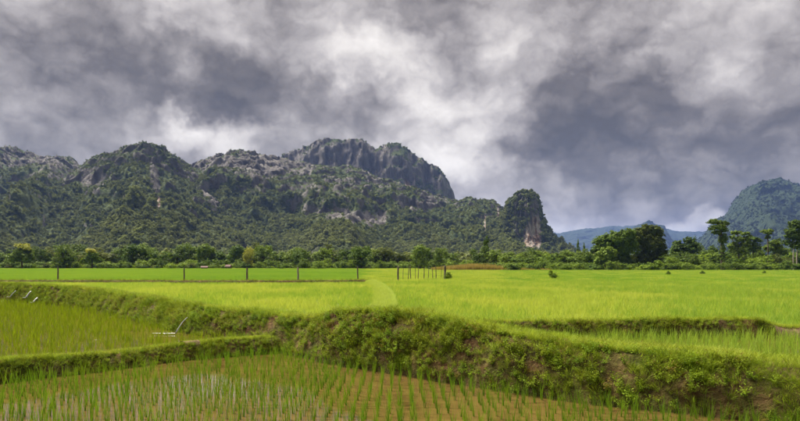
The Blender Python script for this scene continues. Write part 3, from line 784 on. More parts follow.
for i in range(60):
    px = -150+i*10.4+tr_rng.uniform(-4, 4)
    if px > 470: break
    k, lb = tr_rng.choice([('bushA', 'mid green bush'), ('bushA', 'mid green bush'), ('bushC', 'light green bush')])
    tree('bush', k, px, tr_rng.uniform(255, 262), tr_rng.uniform(10, 20), tr_rng.uniform(176, 190), placed(lb, px), 'bushes at the far field edge', cat='bush')
# --- middle (foot of the tower)
for (k, px, top, w, d, lb) in [('roundA', 508, 250, 22, 175, 'rounded tree at the end of the reed strip'), ('roundC', 522, 251, 18, 170, 'light green tree under the orange cliff'),
        ('roundC', 541, 249, 24, 172, 'bushy light green tree under the orange cliff, beside a taller neighbour'), ('roundA', 556, 251, 20, 165, 'mid green tree between light green ones below the tower'),
        ('roundC', 572, 248, 26, 168, 'wide light green tree below the tower slope'), ('tallA', 578, 243, 6, 172, 'thin pointed tree spire'), ('tallA', 584, 246, 5, 172, 'thin yellowish tree spire beside a taller one'),
        ('roundA', 590, 250, 18, 160, 'small round tree touching the big clump'), ('roundB', 552, 255, 8, 158, 'little dark conical tree at the field edge')]:
    tree('tree', k, px, top, w, d, lb)
for i in range(34):
    px = 500+i*9.4+tr_rng.uniform(-3, 3)
    k, lb = ('bushC', 'low light green bush') if tr_rng.random() < .35 else ('bushA', 'low mid green bush')
    tree('bush', k, px, tr_rng.uniform(256, 262.5), tr_rng.uniform(13, 24), tr_rng.uniform(136, 152), placed(lb, px), 'low bushes at the near field edge', cat='bush')

# --- trees built one by one on the right
def custom_tree(name, px, d, blobs_px, label, mat, leafpx=1.15, dens=1.0, trunk=None, tmat='bark', seed=0, yoff=.9, clump=.32, extra=None):
    """blobs_px: (px, py, rx, ry) as seen at distance d, turned into metres with depth of their own"""
    s = d/F; r = np.random.default_rng(seed); x0 = (px-400)*s
    bl = []; nc = 0
    for (bx, by, rx, ry) in blobs_px:
        bl.append(((bx-400)*s-x0, r.uniform(-.5, .5)*rx*s*yoff, ZC+(HZ-by)*s, rx*s, max(rx, ry)*s*.8, ry*s)); nc += rx*ry
    ncl = int(max(50, nc*1.05*dens))
    root = empty(name, (x0, d, 0), 0, label=label, cat='tree')
    obj('crown', crown_mesh('crown', bl, ncl, 15, leafpx*s, seed, clump), M[mat], root)
    V = []; Fc = []
    for (pts, rads) in (trunk or []):
        tube(V, Fc, [((a-400)*s-x0, o_*s, max(-.3, ZC+(HZ-b)*s)) for a, b, o_ in pts], [q*s for q in rads], 8, seed)
    Fc = [f for f in Fc if len(set(f)) == 4]
    obj('trunk', mesh_np('trunk', V, Fc, True), M[tmat], root)
    return root
D = 150
custom_tree('tree', 615, 148, [(606, 245, 12, 10), (616, 240, 13, 9), (624, 248, 16, 13), (600, 252, 8, 9), (628, 236, 10, 7), (612, 256, 14, 8), (622, 262, 14, 7), (604, 264, 8, 5)], 'dense dark rounded tree forming one half of the big clump', 'leaf_a', clump=.24, dens=.8,
            trunk=[([(615, 271, 0), (616, 258, 0), (618, 242, 0)], [1.4, 1.1, .4]), ([(616, 258, 0), (606, 246, 1)], [.8, .3]), ([(616, 256, 0), (626, 244, -2)], [.8, .3])], seed=101)
custom_tree('tree', 645, 152, [(641, 236, 11, 9), (652, 231, 10, 6), (658, 238, 9, 10), (648, 246, 14, 12), (634, 243, 9, 10), (660, 250, 7, 9), (646, 228, 5, 4), (645, 259, 14, 8), (658, 262, 8, 6)], 'tallest brownish-olive tree of the big clump', 'leaf_d', clump=.24, dens=.8,
            trunk=[([(648, 270, 0), (648, 256, 0), (649, 236, 0)], [1.5, 1.2, .4]), ([(648, 256, 0), (637, 240, 2)], [.9, .3]), ([(648, 254, 0), (658, 240, -2)], [.9, .3])], seed=102)
custom_tree('tree', 606, 141, [(604, 257, 7, 8), (610, 254, 6, 7), (599, 262, 6, 5)], 'light green small tree at the foot of the big clump', 'leaf_a', trunk=[([(605, 271, 0), (605, 262, 0), (606, 254, 0)], [.7, .5, .2])], seed=103)
custom_tree('tree', 684, 165, [(680, 244, 6, 4), (689, 241, 5, 4), (694, 246, 5, 4), (676, 250, 7, 5), (686, 252, 9, 7), (694, 252, 6, 6), (683, 247, 7, 5)], 'dark spiky-topped tree between the clump and the tall slender tree', 'leaf_b', dens=.75,
            trunk=[([(685, 270, 0), (685, 256, 0), (687, 240, 0)], [1, .8, .3])], seed=104)
custom_tree('tree', 721, 140, [(714, 222, 6, 2.8), (722, 223, 6, 3), (717, 228, 7, 3.2), (724, 230, 4, 4), (716, 233, 5, 2.5), (722.5, 240, 3.0, 7), (722.5, 250, 2.8, 6), (722.5, 258, 3, 5), (727, 224, 3, 1.8), (710, 229, 2.5, 1.6)],
            'tall slender tree with vine-wrapped trunk and flat tufted crown', 'leaf_b', dens=1.5, leafpx=1.0, clump=.34,
            trunk=[([(722.5, 272, 0), (722.5, 255, 0), (722, 238, 0), (719, 223, 0)], [2.0, 1.7, 1.4, .5]), ([(722, 238, 0), (715, 230, 1)], [.8, .3]), ([(722, 232, 0), (728, 224, -1)], [.7, .25])], seed=105)
custom_tree('tree', 738, 158, [(737, 233, 6, 2), (744, 234, 5, 2), (732, 238, 5, 2.2), (741, 240, 7, 3), (735, 246, 4, 5), (739, 252, 7, 5), (748, 237, 4, 2), (744, 246, 6, 4), (732, 247, 4, 4)], 'dark umbrella-crowned tree beside the tall slender tree', 'leaf_b', dens=1.0,
            trunk=[([(739, 270, 0), (738.5, 252, 0), (738, 234, 0)], [1.1, .9, .4]), ([(738.5, 246, 0), (731, 238, 1)], [.5, .2]), ([(738.5, 246, 0), (746, 236, -1)], [.5, .2])], seed=106)
custom_tree('tree', 754, 160, [(752, 239, 6, 2.5), (758, 241, 4, 2.5), (749, 243, 5, 3), (756, 247, 6, 4), (751, 250, 6, 4)], 'low spreading tree between the umbrella tree and thin pole tree', 'leaf_a', dens=.9,
            trunk=[([(753, 270, 0), (753, 254, 0), (753, 240, 0)], [.8, .6, .3])], seed=107)
custom_tree('tree', 768, 150, [(765, 231.5, 3.6, 1.7), (770, 231, 3.4, 1.6), (767.5, 233.5, 4.2, 1.8), (768, 238, 2.2, 3)], 'thin pole tree with a small flat tuft on top', 'leaf_b', dens=2.4, leafpx=.9, clump=.4,
            trunk=[([(768.5, 271, 0), (768, 252, 0), (767.5, 232, 0)], [.75, .6, .45])], seed=108)
custom_tree('tree', 774, 165, [(773, 243, 5, 3), (778, 247, 6, 5), (770, 249, 6, 5), (781, 252, 6, 5)], 'dark low tree behind the thin pole tree', 'leaf_b', trunk=[([(774, 270, 0), (774, 256, 0), (774, 244, 0)], [.8, .6, .3])], seed=109)
custom_tree('tree', 798, 142, [(797, 226, 7, 6), (790, 235, 6, 7), (803, 236, 9, 9), (787, 243, 4, 4), (798, 246, 9, 6), (812, 230, 9, 8), (808, 246, 9, 7)], 'large dark tree with pale bare trunks at the end of the row', 'leaf_b', dens=.9, tmat='bark_pale',
            trunk=[([(794, 272, 0), (793.5, 258, 0), (794, 240, 0)], [.9, .7, .3]), ([(798, 272, 1), (797.5, 258, 1), (799, 238, 1)], [.9, .7, .3]), ([(805, 272, 0), (805, 250, 0), (805, 232, 0)], [1.2, .9, .3])], seed=110)
custom_tree('tree', 829, 150, [(829, 236, 12, 10), (838, 246, 10, 9), (820, 248, 9, 8)], 'broad tree past the large pale-trunked tree', 'leaf_a', trunk=[([(829, 271, 0), (829, 256, 0), (829, 238, 0)], [1.2, .9, .3])], seed=111)
for (px, top, w, lb, k) in [(672, 255, 20, 'pale leafy small tree right beside the big clump'.replace('right ', ''), 'roundC'), (703, 252, 24, 'rounded light bush-like tree below the tall slender tree', 'roundC'), (760, 254, 26, 'light leafy tree below the thin pole tree', 'roundC'),
                            (735, 257, 20, 'small mid green tree below the umbrella-crowned tree', 'roundA'), (783, 254, 22, 'olive small tree beside pale bare trunks', 'roundD'), (694, 250, 14, 'dark small tree near the spiky-topped one', 'roundB')]:
    tree('tree', k, px, top, w, 146 + tr_rng.uniform(-3, 6), lb)
# two trees of the row with yellow blossom on top
for (px, d, bl, cap, lb, sd) in [(22, 176, [(22, 253, 9, 7), (16, 259, 7, 6), (28, 259, 7, 6)], [(22, 246.5, 7, 3), (27, 249, 4, 3)], 'dark tree with a pale yellow blossoming cap', 120),
                                 (92, 178, [(92, 257, 7, 5), (87, 261, 6, 4), (97, 261, 6, 4)], [(91, 251.5, 5, 2.6)], 'small grey-green tree with a few yellowish blossoms on top', 121)]:
    t_ = custom_tree('tree', px, d, bl, lb, 'leaf_a' if sd == 121 else 'leaf_b', trunk=[([(px, 269, 0), (px, 260, 0), (px, 250, 0)], [.9, .7, .3])], seed=sd)
    s_ = d/F; cb = [((a_-px)*s_, 0, ZC+(HZ-b_)*s_, rx_*s_, rx_*s_, ry_*s_) for a_, b_, rx_, ry_ in cap]
    obj('blossom', crown_mesh('blossom', cb, 26, 14, .9*s_, sd+9, .4), M['leaf_y'], t_)
# thicket belt behind the field edge, tall enough to close the gaps between the trunks
for i in range(44):
    px = 494+i*8.3+tr_rng.uniform(-3, 3)
    if px > 850: break
    k, lb = tr_rng.choice([('bushA', 'tall mid green thicket bush'), ('bushC', 'tall light green thicket bush'), ('roundB', 'low dark thicket tree'), ('roundB', 'low dark thicket tree'), ('roundA', 'low leafy thicket tree')])
    cat_ = 'tree' if k.startswith('round') else 'bush'
    tree(cat_, k, px, tr_rng.uniform(246, 255), tr_rng.uniform(18, 30), tr_rng.uniform(154, 176), placed(lb, px), 'thicket plants behind the near field', cat=cat_)

for i, px in enumerate((664, 676, 690, 702, 712, 731, 746, 757, 775, 786, 812)):
    tree('tree', ('roundB', 'roundA', 'tallB')[i % 3], px, tr_rng.uniform(240, 247), tr_rng.uniform(15, 24), tr_rng.uniform(168, 182), placed('taller dark thicket tree', px).replace('the tall slender tree', 'the slender tree'), 'taller trees set back in the thicket')

# shrubs standing alone in the field
for (px, pyb, w, h, lb) in [(554, 279, 11, 8, 'lone green shrub standing in the open field'), (449, 279.5, 9, 7, 'green shrub at the foot of the thickest short post'),
                            (668, 275, 5, 4, 'small dark shrub in the field in front of the big clump'), (703, 274.5, 5, 3.5, 'small dark shrub in the field below the tall slender tree'),
                            (764, 274, 4, 3, 'tiny dark shrub in the field below the thin pole tree')]:
    d = ZC*F/(pyb-HZ)*.95
    W = w/F*d; H = h/F*d + .15
    c, t = KIND['bushC' if w > 8 else 'bushA'][0]
    root = empty('shrub', ((px-400)/F*d, d, 0.0), px, label=lb, cat='shrub')
    for nm, me in (('foliage', c), ('stem', t)):
        o = obj(nm, me, None, root); o.scale = (W*1.1, W*1.1, H*1.25)

# low undergrowth that ties the tree rows together
pts = []; r = np.random.default_rng(8)
for i in range(1900):
    px = r.uniform(-190, 990); d = r.uniform(178, 230) if px < 480 else r.uniform(140, 200)
    pts.append(((px-400)/F*d, d, 0.0))
sz = r.uniform(.8, 2.0, len(pts))
UNDER = [template('undergrowth_clump', crown_mesh('undergrowth_clump', [(0, 0, .3, 1, 1, .6), (.6, .2, .3, .6), (-.5, -.2, .4, .6)], 40, 8, .12, 200+i, .36), M[m]) for i, m in enumerate(('leaf_a', 'leaf_c', 'leaf_d', 'leaf_b'))]
scatter('undergrowth', pts, sz, r.uniform(0, 6.28, len(pts)), r.choice(4, len(pts), p=[.35, .3, .15, .2]), UNDER, 'tangled green undergrowth beneath the far tree rows', 'undergrowth')
# woodland floor between tree rows and crags
pts = []
for i in range(3300):
    px = r.uniform(-260, 600); d = 215+r.uniform(0, 1)**.8*330
    if px > 560: d = 200 + (d-200)*.5
    pts.append(((px-400)/F*d, d, r.uniform(0, 1.2)))
sz = r.uniform(2.6, 4.8, len(pts))
scatter('forest', pts, np.stack([sz, sz, sz*1.3], 1), r.uniform(0, 6.28, len(pts)), r.integers(0, 5, len(pts)), CANOPY, 'level woodland between the far tree row and the crags', 'forest')
# dry golden reeds
REED = [template('reed_tuft', blade_mesh('reed_tuft', 26, .5, 1.1, 1.9, .10, .25, 300+i), M['dry']) for i in range(3)]
pts = []
for i in range(2300):
    px = r.uniform(432, 522) if r.uniform() < .8 else r.uniform(515, 560); d = r.uniform(140, 156)
    pts.append(((px-400)/F*d, d, -.05))
pts = np.array(pts); fade = np.clip(1.1-np.abs((pts[:, 0]/pts[:, 1]*F+400)-478)/75, .4, 1)
scatter('dry_reeds', pts, r.uniform(.75, 1.05, len(pts))*fade, r.uniform(0, 6.28, len(pts)), r.integers(0, 3, len(pts)), REED, 'strip of dry golden reeds below the trees', 'reeds')

# ================================================================== fence posts
def post_mesh(seed, h, rad, lean):
    r = np.random.default_rng(seed); V = []; Fc = []
    pts = [(lean*h*t + r.uniform(-.012, .012), r.uniform(-.012, .012), -.15+(h+.15)*t) for t in (0, .2, .4, .6, .8, .93, 1)]
    tube(V, Fc, pts, [rad*1.1, rad*1.05, rad, rad*.97, rad*.92, rad*.9, rad*.62], 8, seed)
    return mesh_np('fence_post', V, [f for f in Fc if len(set(f)) == 4], False)
posts = [(58, 266.5, 281.5, 51, .062, 0, 'dark weathered fence post on the earth ridge below the wide dark tree', 'post'),
         (184, 267.5, 281.5, 51, .058, .01, 'brown fence post on the earth ridge near the hut roofs', 'post'),
         (247, 267.5, 281.5, 51, .08, .0, 'short stout fence post below the pale yellow-green tree', 'post'),
         (298, 267, 282, 50.5, .075, 0, 'pale greyish fence post below the broad round tree', 'post_pale'),
         (358, 266.5, 280, 54, .064, -.02, 'dark fence post beside the footpath end', 'post'),
         (398, 266, 279, 58, .085, .01, 'dark thick post at the head of the row of thin posts', 'post'),
         (445, 265.5, 277.5, 64, .13, 0, 'thickest short post with a shrub at its foot', 'post')]
for i, (px, t, b, d, rad, lean, lb, m) in enumerate(posts):
    x = (px-400)/F*d; h = ZC-(t-HZ)/F*d
    o = obj('fence_post', post_mesh(400+i, h, rad, lean), M[m], label=lb, cat='post', group='fence posts'); o.location = (x, d, 0)
for i, (px, t, b) in enumerate([(403, 267.5, 275), (408, 266, 274), (411, 265.2, 276), (415.5, 268, 275), (418, 265, 276.5), (424, 267.5, 277), (428, 266.2, 279), (433, 268, 277), (436, 266.5, 278), (441, 265.8, 277)]):
    d = 60+i*.6; x = (px-400)/F*d; h = ZC-(t-HZ)/F*d
    o = obj('fence_post', post_mesh(430+i, h, .026+.008*(i % 3), [.02, .07, -.06, -.01, .05][i % 5]), M['post'], label='thin wooden stake in the short row beside the thick posts', cat='post', group='thin stakes in the short row')
    o.location = (x, d, 0)

# ================================================================== two low huts at the far edge
def hut(px, py_top, wpx, d, label, rz):
    s = d/F; w = wpx*s; h = ZC+(HZ-py_top)*s
    root = empty('hut', ((px-400)*s, d, 0), rz, label=label, cat='hut')
    hw, hd, e = w/2, w*.35, h*.62
    wv = [(-hw*.85, -hd*.8, 0), (hw*.85, -hd*.8, 0), (hw*.85, hd*.8, 0), (-hw*.85, hd*.8, 0), (-hw*.85, -hd*.8, e), (hw*.85, -hd*.8, e), (hw*.85, hd*.8, e), (-hw*.85, hd*.8, e), (-hw*.85, 0, h*.97), (hw*.85, 0, h*.97)]
    me = bpy.data.meshes.new('wall'); me.from_pydata(wv, [], [(0, 1, 5, 4), (1, 2, 6, 9, 5), (2, 3, 7, 6), (3, 0, 4, 8, 7)]); me.update(); obj('wall', me, M['hutwood'], root)
    for sg in (-1, 1):
        V = []
        for zz in (0, .05): V += [(-hw, sg*hd*1.05, e*.93+zz), (hw, sg*hd*1.05, e*.93+zz), (hw, 0, h+zz), (-hw, 0, h+zz)]
        me = bpy.data.meshes.new('roof'); me.from_pydata(V, [], [(0, 1, 2, 3), (4, 5, 6, 7), (0, 1, 5, 4), (1, 2, 6, 5), (3, 0, 4, 7)]); me.update(); obj('roof', me, M['tin'], root)
    me = bpy.data.meshes.new('door'); me.from_pydata([(-.35, -hd*.8-.03, 0), (.35, -hd*.8-.03, 0), (.35, -hd*.8-.03, e*.85), (-.35, -hd*.8-.03, e*.85)], [], [(0, 1, 2, 3)]); me.update(); obj('door', me, M['post'], root)
hut(204.5, 266.2, 7, 172, 'low hut with pinkish roof beside the narrow dark tree', .15)
hut(228.5, 264.8, 6, 174, 'small hut with pinkish roof near the pale yellow-green tree', -.25)

# ================================================================== crops
def in_view(x, y, m=14): px = 400+F*x/y; return (px > -m) & (px < 800+m)
def bund_clear(x, y, B, lo, hi):
    """True where a point is outside a bund's footprint"""
    C = B['C'][::3]; Nf = B['N'][::3]; w = B['w'][::3]
    ok = np.ones(len(x), bool)
    for i0 in range(0, len(x), 20000):
        xx = x[i0:i0+20000, None]-C[None, :, 0]; yy = y[i0:i0+20000, None]-C[None, :, 1]
        j = np.argmin(xx*xx+yy*yy, 1); o = xx[np.arange(len(j)), j]*Nf[j, 0]+yy[np.arange(len(j)), j]*Nf[j, 1]
        dist = np.sqrt((xx*xx+yy*yy)[np.arange(len(j)), j])
        ok[i0:i0+20000] = ~((o < hi) & (o > -(w[j]+lo)) & (dist < w[j]+1.2))
    return ok
def grid_pts(x0, x1, y0, y1, sp, jit, r):
    gx, gy = np.meshgrid(np.arange(x0, x1, sp), np.arange(y0, y1, sp)); n = gx.size
    return gx.ravel()+r.uniform(-jit, jit, n)*sp, gy.ravel()+r.uniform(-jit, jit, n)*sp
r = np.random.default_rng(21)
RICE = [template('rice_tuft', blade_mesh('rice_tuft', 15, .07, .26, .40, .011, .38, 500+i), M['rice']) for i in range(4)]
RICE_R = [template('rice_tuft', blade_mesh('rice_tuft', 15, .07, .28, .44, .011, .34, 520+i), M['rice_right']) for i in range(3)]
X, Y = grid_pts(-54, 54, 12, 54, .20, .24, r)
k = in_view(X, Y, 220) & (region(X, Y) == 3) & (Y < np.interp(X, [-30, 0, 6, 40], [50.2, 52, 54, 54])); X, Y = X[k], Y[k]
k = bund_clear(X, Y, B_main, .25, .4) & bund_clear(X, Y, B_path, .1, .12) & bund_clear(X, Y, B_sec, .15, .2); X, Y = X[k], Y[k]
n = len(X)
hgt = r.uniform(.72, 1.12, n)*(1+.22*fbm(X*.35, Y*.35, 0, 4, 7))
kp = r.uniform(size=n) > .10+.25*np.clip(fbm(X*.5, Y*.5, 0, 3, 41)*2, 0, 1); X, Y, hgt = X[kp], Y[kp], hgt[kp]; n = len(X)
right = r.uniform(size=n) < np.clip(.22+.9*fbm(X*.3, Y*.16, 0, 3, 3)+.5*np.clip(X/Y*3-.6, 0, 1), 0, .85)
var = np.where(right, 4+r.integers(0, 3, n), r.integers(0, 4, n))
scatter('rice_crop', np.stack([X, Y, np.full(n, -.03)], 1), np.stack([hgt*1.1, hgt*1.1, hgt*.92], 1), r.uniform(0, 6.28, n), var, RICE+RICE_R, 'dense yellow-green young rice filling the upper field', 'rice')
PATCH = [template('rice_patch', blade_mesh('rice_patch', 150, .1, .24, .36, .02, .4, 540+i, 2, .75), M['rice_far']) for i in range(3)]
PATCHY = [template('rice_patch', blade_mesh('rice_patch', 150, .1, .24, .36, .02, .4, 550+i, 2, .75), M['rice']) for i in range(3)]
X, Y = grid_pts(-210, 210, 50.8, 190, 1.05, .4, r)
k = in_view(X, Y, 260) & ~((X/Y*F+400 > 495) & (Y > 142)) & ~((X/Y*F+400 > 425) & (Y > 141)); X, Y = X[k], Y[k]
k = bund_clear(X, Y, B_fence, .3, .3); X, Y = X[k], Y[k]; n = len(X)
PXX = X/Y*F+400
yel = (PXX+30*fbm(X*.06, Y*.06, 0, 2, 5) > 372) | ((Y > 160) & (r.uniform(size=n) < .4)); yel &= r.uniform(size=n) < np.where(PXX > 500, .35, .8)
scatter('rice_crop', np.stack([X, Y, np.full(n, -.03)], 1), r.uniform(.85, 1.1, n), r.uniform(0, 6.28, n), np.where(yel, 3, 0)+r.integers(0, 3, n), PATCH+PATCHY, 'smooth green rice of the fields beyond the fence posts', 'rice')

# --- seedlings standing in water
SEED = [blade_mesh('rice_seedling', 8, .022, .22, .46, .0115, .2, 600+i, 4) for i in range(8)]
for m in SEED: m.materials.append(M['seedling'])
X, Y = grid_pts(-14, 14, 6.2, 18, .182, .12, r)
row = np.sin(X*0+Y*0)
k = (region(X, Y) == 0) & in_view(X, Y, 160); X, Y = X[k], Y[k]
k = bund_clear(X, Y, B_main, .3, .62) & bund_clear(X, Y, B_left, .3, .45); X, Y = X[k], Y[k]
dens = .84+.4*fbm(X*.5, Y*.5, 0, 3, 15) - .45*np.clip((-X-1.5-(Y-11)*.2)*.25, 0, 1)*np.clip((Y-11.6)*.7, 0, 1)
k = r.uniform(size=len(X)) < dens; X, Y = X[k], Y[k]
o_ = np.argsort(Y); X, Y = X[o_], Y[o_]
inframe = (np.abs(X/Y*F) < 404) & (HZ+F*(ZC-ZL-.3)/Y < 428)
ind = np.where(inframe)[0][:300]; rest = np.setdiff1d(np.arange(len(X)), ind)
for j, i in enumerate(ind):
    o = obj('rice_seedling', SEED[j % 8], None, label='upright green rice seedling clump standing in the lower flooded paddy', cat='rice seedling', group='rice seedlings in the lower paddy')
    s = r.uniform(.65, 1.08); o.location = (X[i], Y[i], ZL-.04); o.scale = (s, s, s*r.uniform(.9, 1.1)); o.rotation_euler = (r.uniform(-.06, .06), r.uniform(-.06, .06), r.uniform(0, 6.28))
SEEDT = [bpy.data.objects.new('seedling_clump', m) for m in SEED]
n = len(rest)
scatter('rice_seedlings', np.stack([X[rest], Y[rest], np.full(n, ZL-.04)], 1), r.uniform(.75, 1.05, n), r.uniform(0, 6.28, n), r.integers(0, 8, n), SEEDT, 'rows of green rice seedlings further back in the lower paddy', 'rice')
SEEDP = [template('seedling_clump', blade_mesh('seedling_clump', 8, .035, .20, .36, .011, .26, 620+i), M['seedling_pale']) for i in range(5)]
X, Y = grid_pts(-36, 2, 8, 44, .18, .3, r)
k = (region(X, Y) == 1) & in_view(X, Y, 200); X, Y = X[k], Y[k]
k = bund_clear(X, Y, B_main, .3, .45) & bund_clear(X, Y, B_left, .1, .3); X, Y = X[k], Y[k]
PXX = X/Y*F+400; PYY = HZ+F*(ZC-ZLEFT)/Y
k = ~((np.hypot((PXX-160)/38, (PYY-336)/5) < 1) & (r.uniform(size=len(X)) < .75)) & (r.uniform(size=len(X)) < .66); X, Y = X[k], Y[k]; n = len(X)
scatter('rice_seedlings', np.stack([X, Y, np.full(n, ZLEFT-.03)], 1), r.uniform(.75, 1.1, n), r.uniform(0, 6.28, n), r.integers(0, 5, n), SEEDP, 'yellow-green seedlings in the paddy behind the low bund', 'rice')
X, Y = grid_pts(X_J, 14, 10, 15, .19, .3, r)
k = (region(X, Y) == 2) & in_view(X, Y, 200); X, Y = X[k], Y[k]
k = bund_clear(X, Y, B_main, .25, .3) & bund_clear(X, Y, B_sec, .1, .26); X, Y = X[k], Y[k]; n = len(X)
SEEDM = [template('seedling_clump', blade_mesh('seedling_clump', 9, .04, .24, .42, .012, .24, 640+i), M['rice_right']) for i in range(4)]
scatter('rice_seedlings', np.stack([X, Y, np.full(n, ZMID-.03)], 1), r.uniform(.75, 1.1, n), r.uniform(0, 6.28, n), r.integers(0, 4, n), SEEDM, 'seedlings in the narrow wet strip between two bunds', 'rice')

# ================================================================== plants on the bunds
def weed_mesh(name, seed, nst=7, h=.28, leaf=.035, nl=9):
    r = np.random.default_rng(seed); V = []; Fc = []
    LC = []; LN = []
    for s in range(nst):
        a = r.uniform(0, 6.28); L = h*r.uniform(.6, 1.15); dx, dy = math.cos(a)*.75, math.sin(a)*.75
        p0 = np.zeros(3); tip = np.array([dx*L, dy*L, L*r.uniform(.5, 1)])
        b = len(V); side = np.array([-dy, dx, 0])*.003
        V += [tuple(p0-side), tuple(p0+side), tuple(tip+side*.4), tuple(tip-side*.4)]; Fc.append((b, b+1, b+2, b+3))
        for k in range(nl):
            t = (k+1.5)/(nl+1); c = tip*t+np.array([0, 0, .05*L*math.sin(t*3)])+r.normal(size=3)*.022; LC.append(c)
            nn = np.array([dx*.4, dy*.4, .8])+r.normal(size=3)*.45; LN.append(nn/np.linalg.norm(nn))
    V2, F2 = leaf_quads(np.array(LC), np.array(LN), leaf, r, .55)
    Fc = np.array(Fc); return mesh_np(name, np.vstack([np.array(V), V2]), np.vstack([Fc, F2+len(V)]))
WEED = [template('weed_clump', weed_mesh('weed_clump', 700+i, 7, .17, .017, 11), M['weed']) for i in range(4)] + \
       [template('weed_clump', weed_mesh('weed_clump', 710+i, 7, .15, .014, 10), M['weed_red' if i == 0 else 'grass_dark']) for i in range(3)]
GRASS = [template('grass_tuft', blade_mesh('grass_tuft', 22, .07, .07, .17, .007, .8, 720+i), M['grass']) for i in range(3)] + \
        [template('grass_tuft', blade_mesh('grass_tuft', 20, .06, .12, .28, .007, 1.0, 730+i), M['grass_dark']) for i in range(3)]
PALE = [template('grass_tuft', blade_mesh('grass_tuft', 18, .07, .10, .2, .008, .7, 745+i), M['grass_pale']) for i in range(3)]
def face_points(B, n, rows, r, keep=None):
    V = B['V']; ri = r.uniform(rows[0], rows[1], n); ci = r.uniform(0, V.shape[1]-1.01, n)
    a, b = ri.astype(int), ci.astype(int); fa, fb_ = (ri-a)[:, None], (ci-b)[:, None]; a2 = np.minimum(a+1, V.shape[0]-1)
    p = V[a, b]*(1-fa)*(1-fb_)+V[a2, b]*fa*(1-fb_)+V[a, b+1]*(1-fa)*fb_+V[a2, b+1]*fa*fb_
    vis = in_view(p[:, 0], np.maximum(p[:, 1], .5), 180)
    return p[vis], B['N'][b][vis], ri[vis]
r = np.random.default_rng(33)
def cover(B, label_face, label_top, nface, ngrass, ntop, zmin, weedy=1.0, scale=1.0, bare=None):
    P_, S_, R_, Vv = [], [], [], []
    p, Nn, ri = face_points(B, nface, (1, B['nf']-1.2), r)
    k = p[:, 2] > zmin; p, Nn = p[k], Nn[k]
    dn = .54+1.1*fbm(p[:, 0]*1.5, p[:, 1]*1.5, p[:, 2]*2.2, 3, 19)
    if bare is not None: dn = dn-bare(p)
    k = r.uniform(size=len(p)) < dn; p, Nn = p[k], Nn[k]; n = len(p)
    lean = r.uniform(.3, .9, n); yaw = r.uniform(0, 6.28, n)
    rot = np.stack([-Nn[:, 1]*lean, Nn[:, 0]*lean, yaw], 1)
    P_.append(p+np.column_stack([Nn*.02, np.zeros(n)])); S_.append(r.uniform(.4, 1.05, n)*scale); R_.append(rot); Vv.append(r.choice(7, n, p=[.18, .18, .18, .14, .14, .09, .09]))
    # grass hanging over the face
    p, Nn, ri = face_points(B, ngrass, (1, B['nf']-1.8), r); k = p[:, 2] > zmin; p, Nn, ri = p[k], Nn[k], ri[k]
    dn = .32+1.1*fbm(p[:, 0]*1.1, p[:, 1]*1.1, p[:, 2]*1.4, 3, 29)+np.clip((ri/B['nf']-.82)*3, 0, .4)
    if bare is not None: dn = dn-bare(p)*.6
    k = r.uniform(size=len(p)) < dn; p, Nn = p[k], Nn[k]; n = len(p)
    lean = r.uniform(.2, .9, n); rot = np.stack([-Nn[:, 1]*lean, Nn[:, 0]*lean, r.uniform(0, 6.28, n)], 1)
    P_.append(p); S_.append(r.uniform(.45, 1.15, n)*scale); R_.append(rot); Vv.append(7+r.choice(6, n, p=[.1, .1, .1, .24, .23, .23]))
    scatter('weeds', np.vstack(P_), np.concatenate(S_), np.vstack(R_), np.concatenate(Vv), WEED+GRASS, label_face, 'weeds')
    p, Nn, ri = face_points(B, ntop, (B['nf']-3.2, B['V'].shape[0]-2.5), r); n = len(p)
    scatter('grass', p, r.uniform(.5, 1.0, n)*scale, r.uniform(0, 6.28, n), r.choice(6, n, p=[.28, .28, .28, .06, .05, .05]), GRASS, label_top, 'grass')
def bare_main(p):
    return np.clip((p[:, 0]-1.8)*.10, 0, .20) - .2*np.clip(1-np.abs(p[:, 0]-.3)/2.2, 0, 1)
cover(B_main, 'leafy weeds and hanging grass on the face of the winding bund', 'short bright grass along the top of the winding bund', 26000, 32000, 30000, ZL+.0, bare=bare_main, scale=.95)
cover(B_left, 'dark weeds and grass on the face of the low bund', 'short grass on the crest of the low bund', 2600, 7500, 3600, ZL-.02, scale=.62)
cover(B_sec, 'weeds and grass on the face of the short straight bund', 'grass on the crest of the short straight bund', 2600, 2400, 2600, ZMID, scale=.7, bare=lambda p: np.clip((p[:, 0]-8.6)*2, 0, .7))
pth, Nn, ri = face_points(B_path, 9000, (2, B_path['V'].shape[0]-3), r); n = len(pth)
scatter('grass', pth, r.uniform(.5, 1.1, n), r.uniform(0, 6.28, n), r.integers(0, 3, n), PALE, 'pale short grass on the curving footpath', 'grass')
pth, Nn, ri = face_points(B_fence, 3000, (4, B_fence['V'].shape[0]-3), r); n = len(pth)
scatter('grass', pth, r.uniform(.5, 1.0, n), r.uniform(0, 6.28, n), r.integers(0, 6, n), GRASS, 'sparse grass on the thin earth ridge below the posts', 'grass')

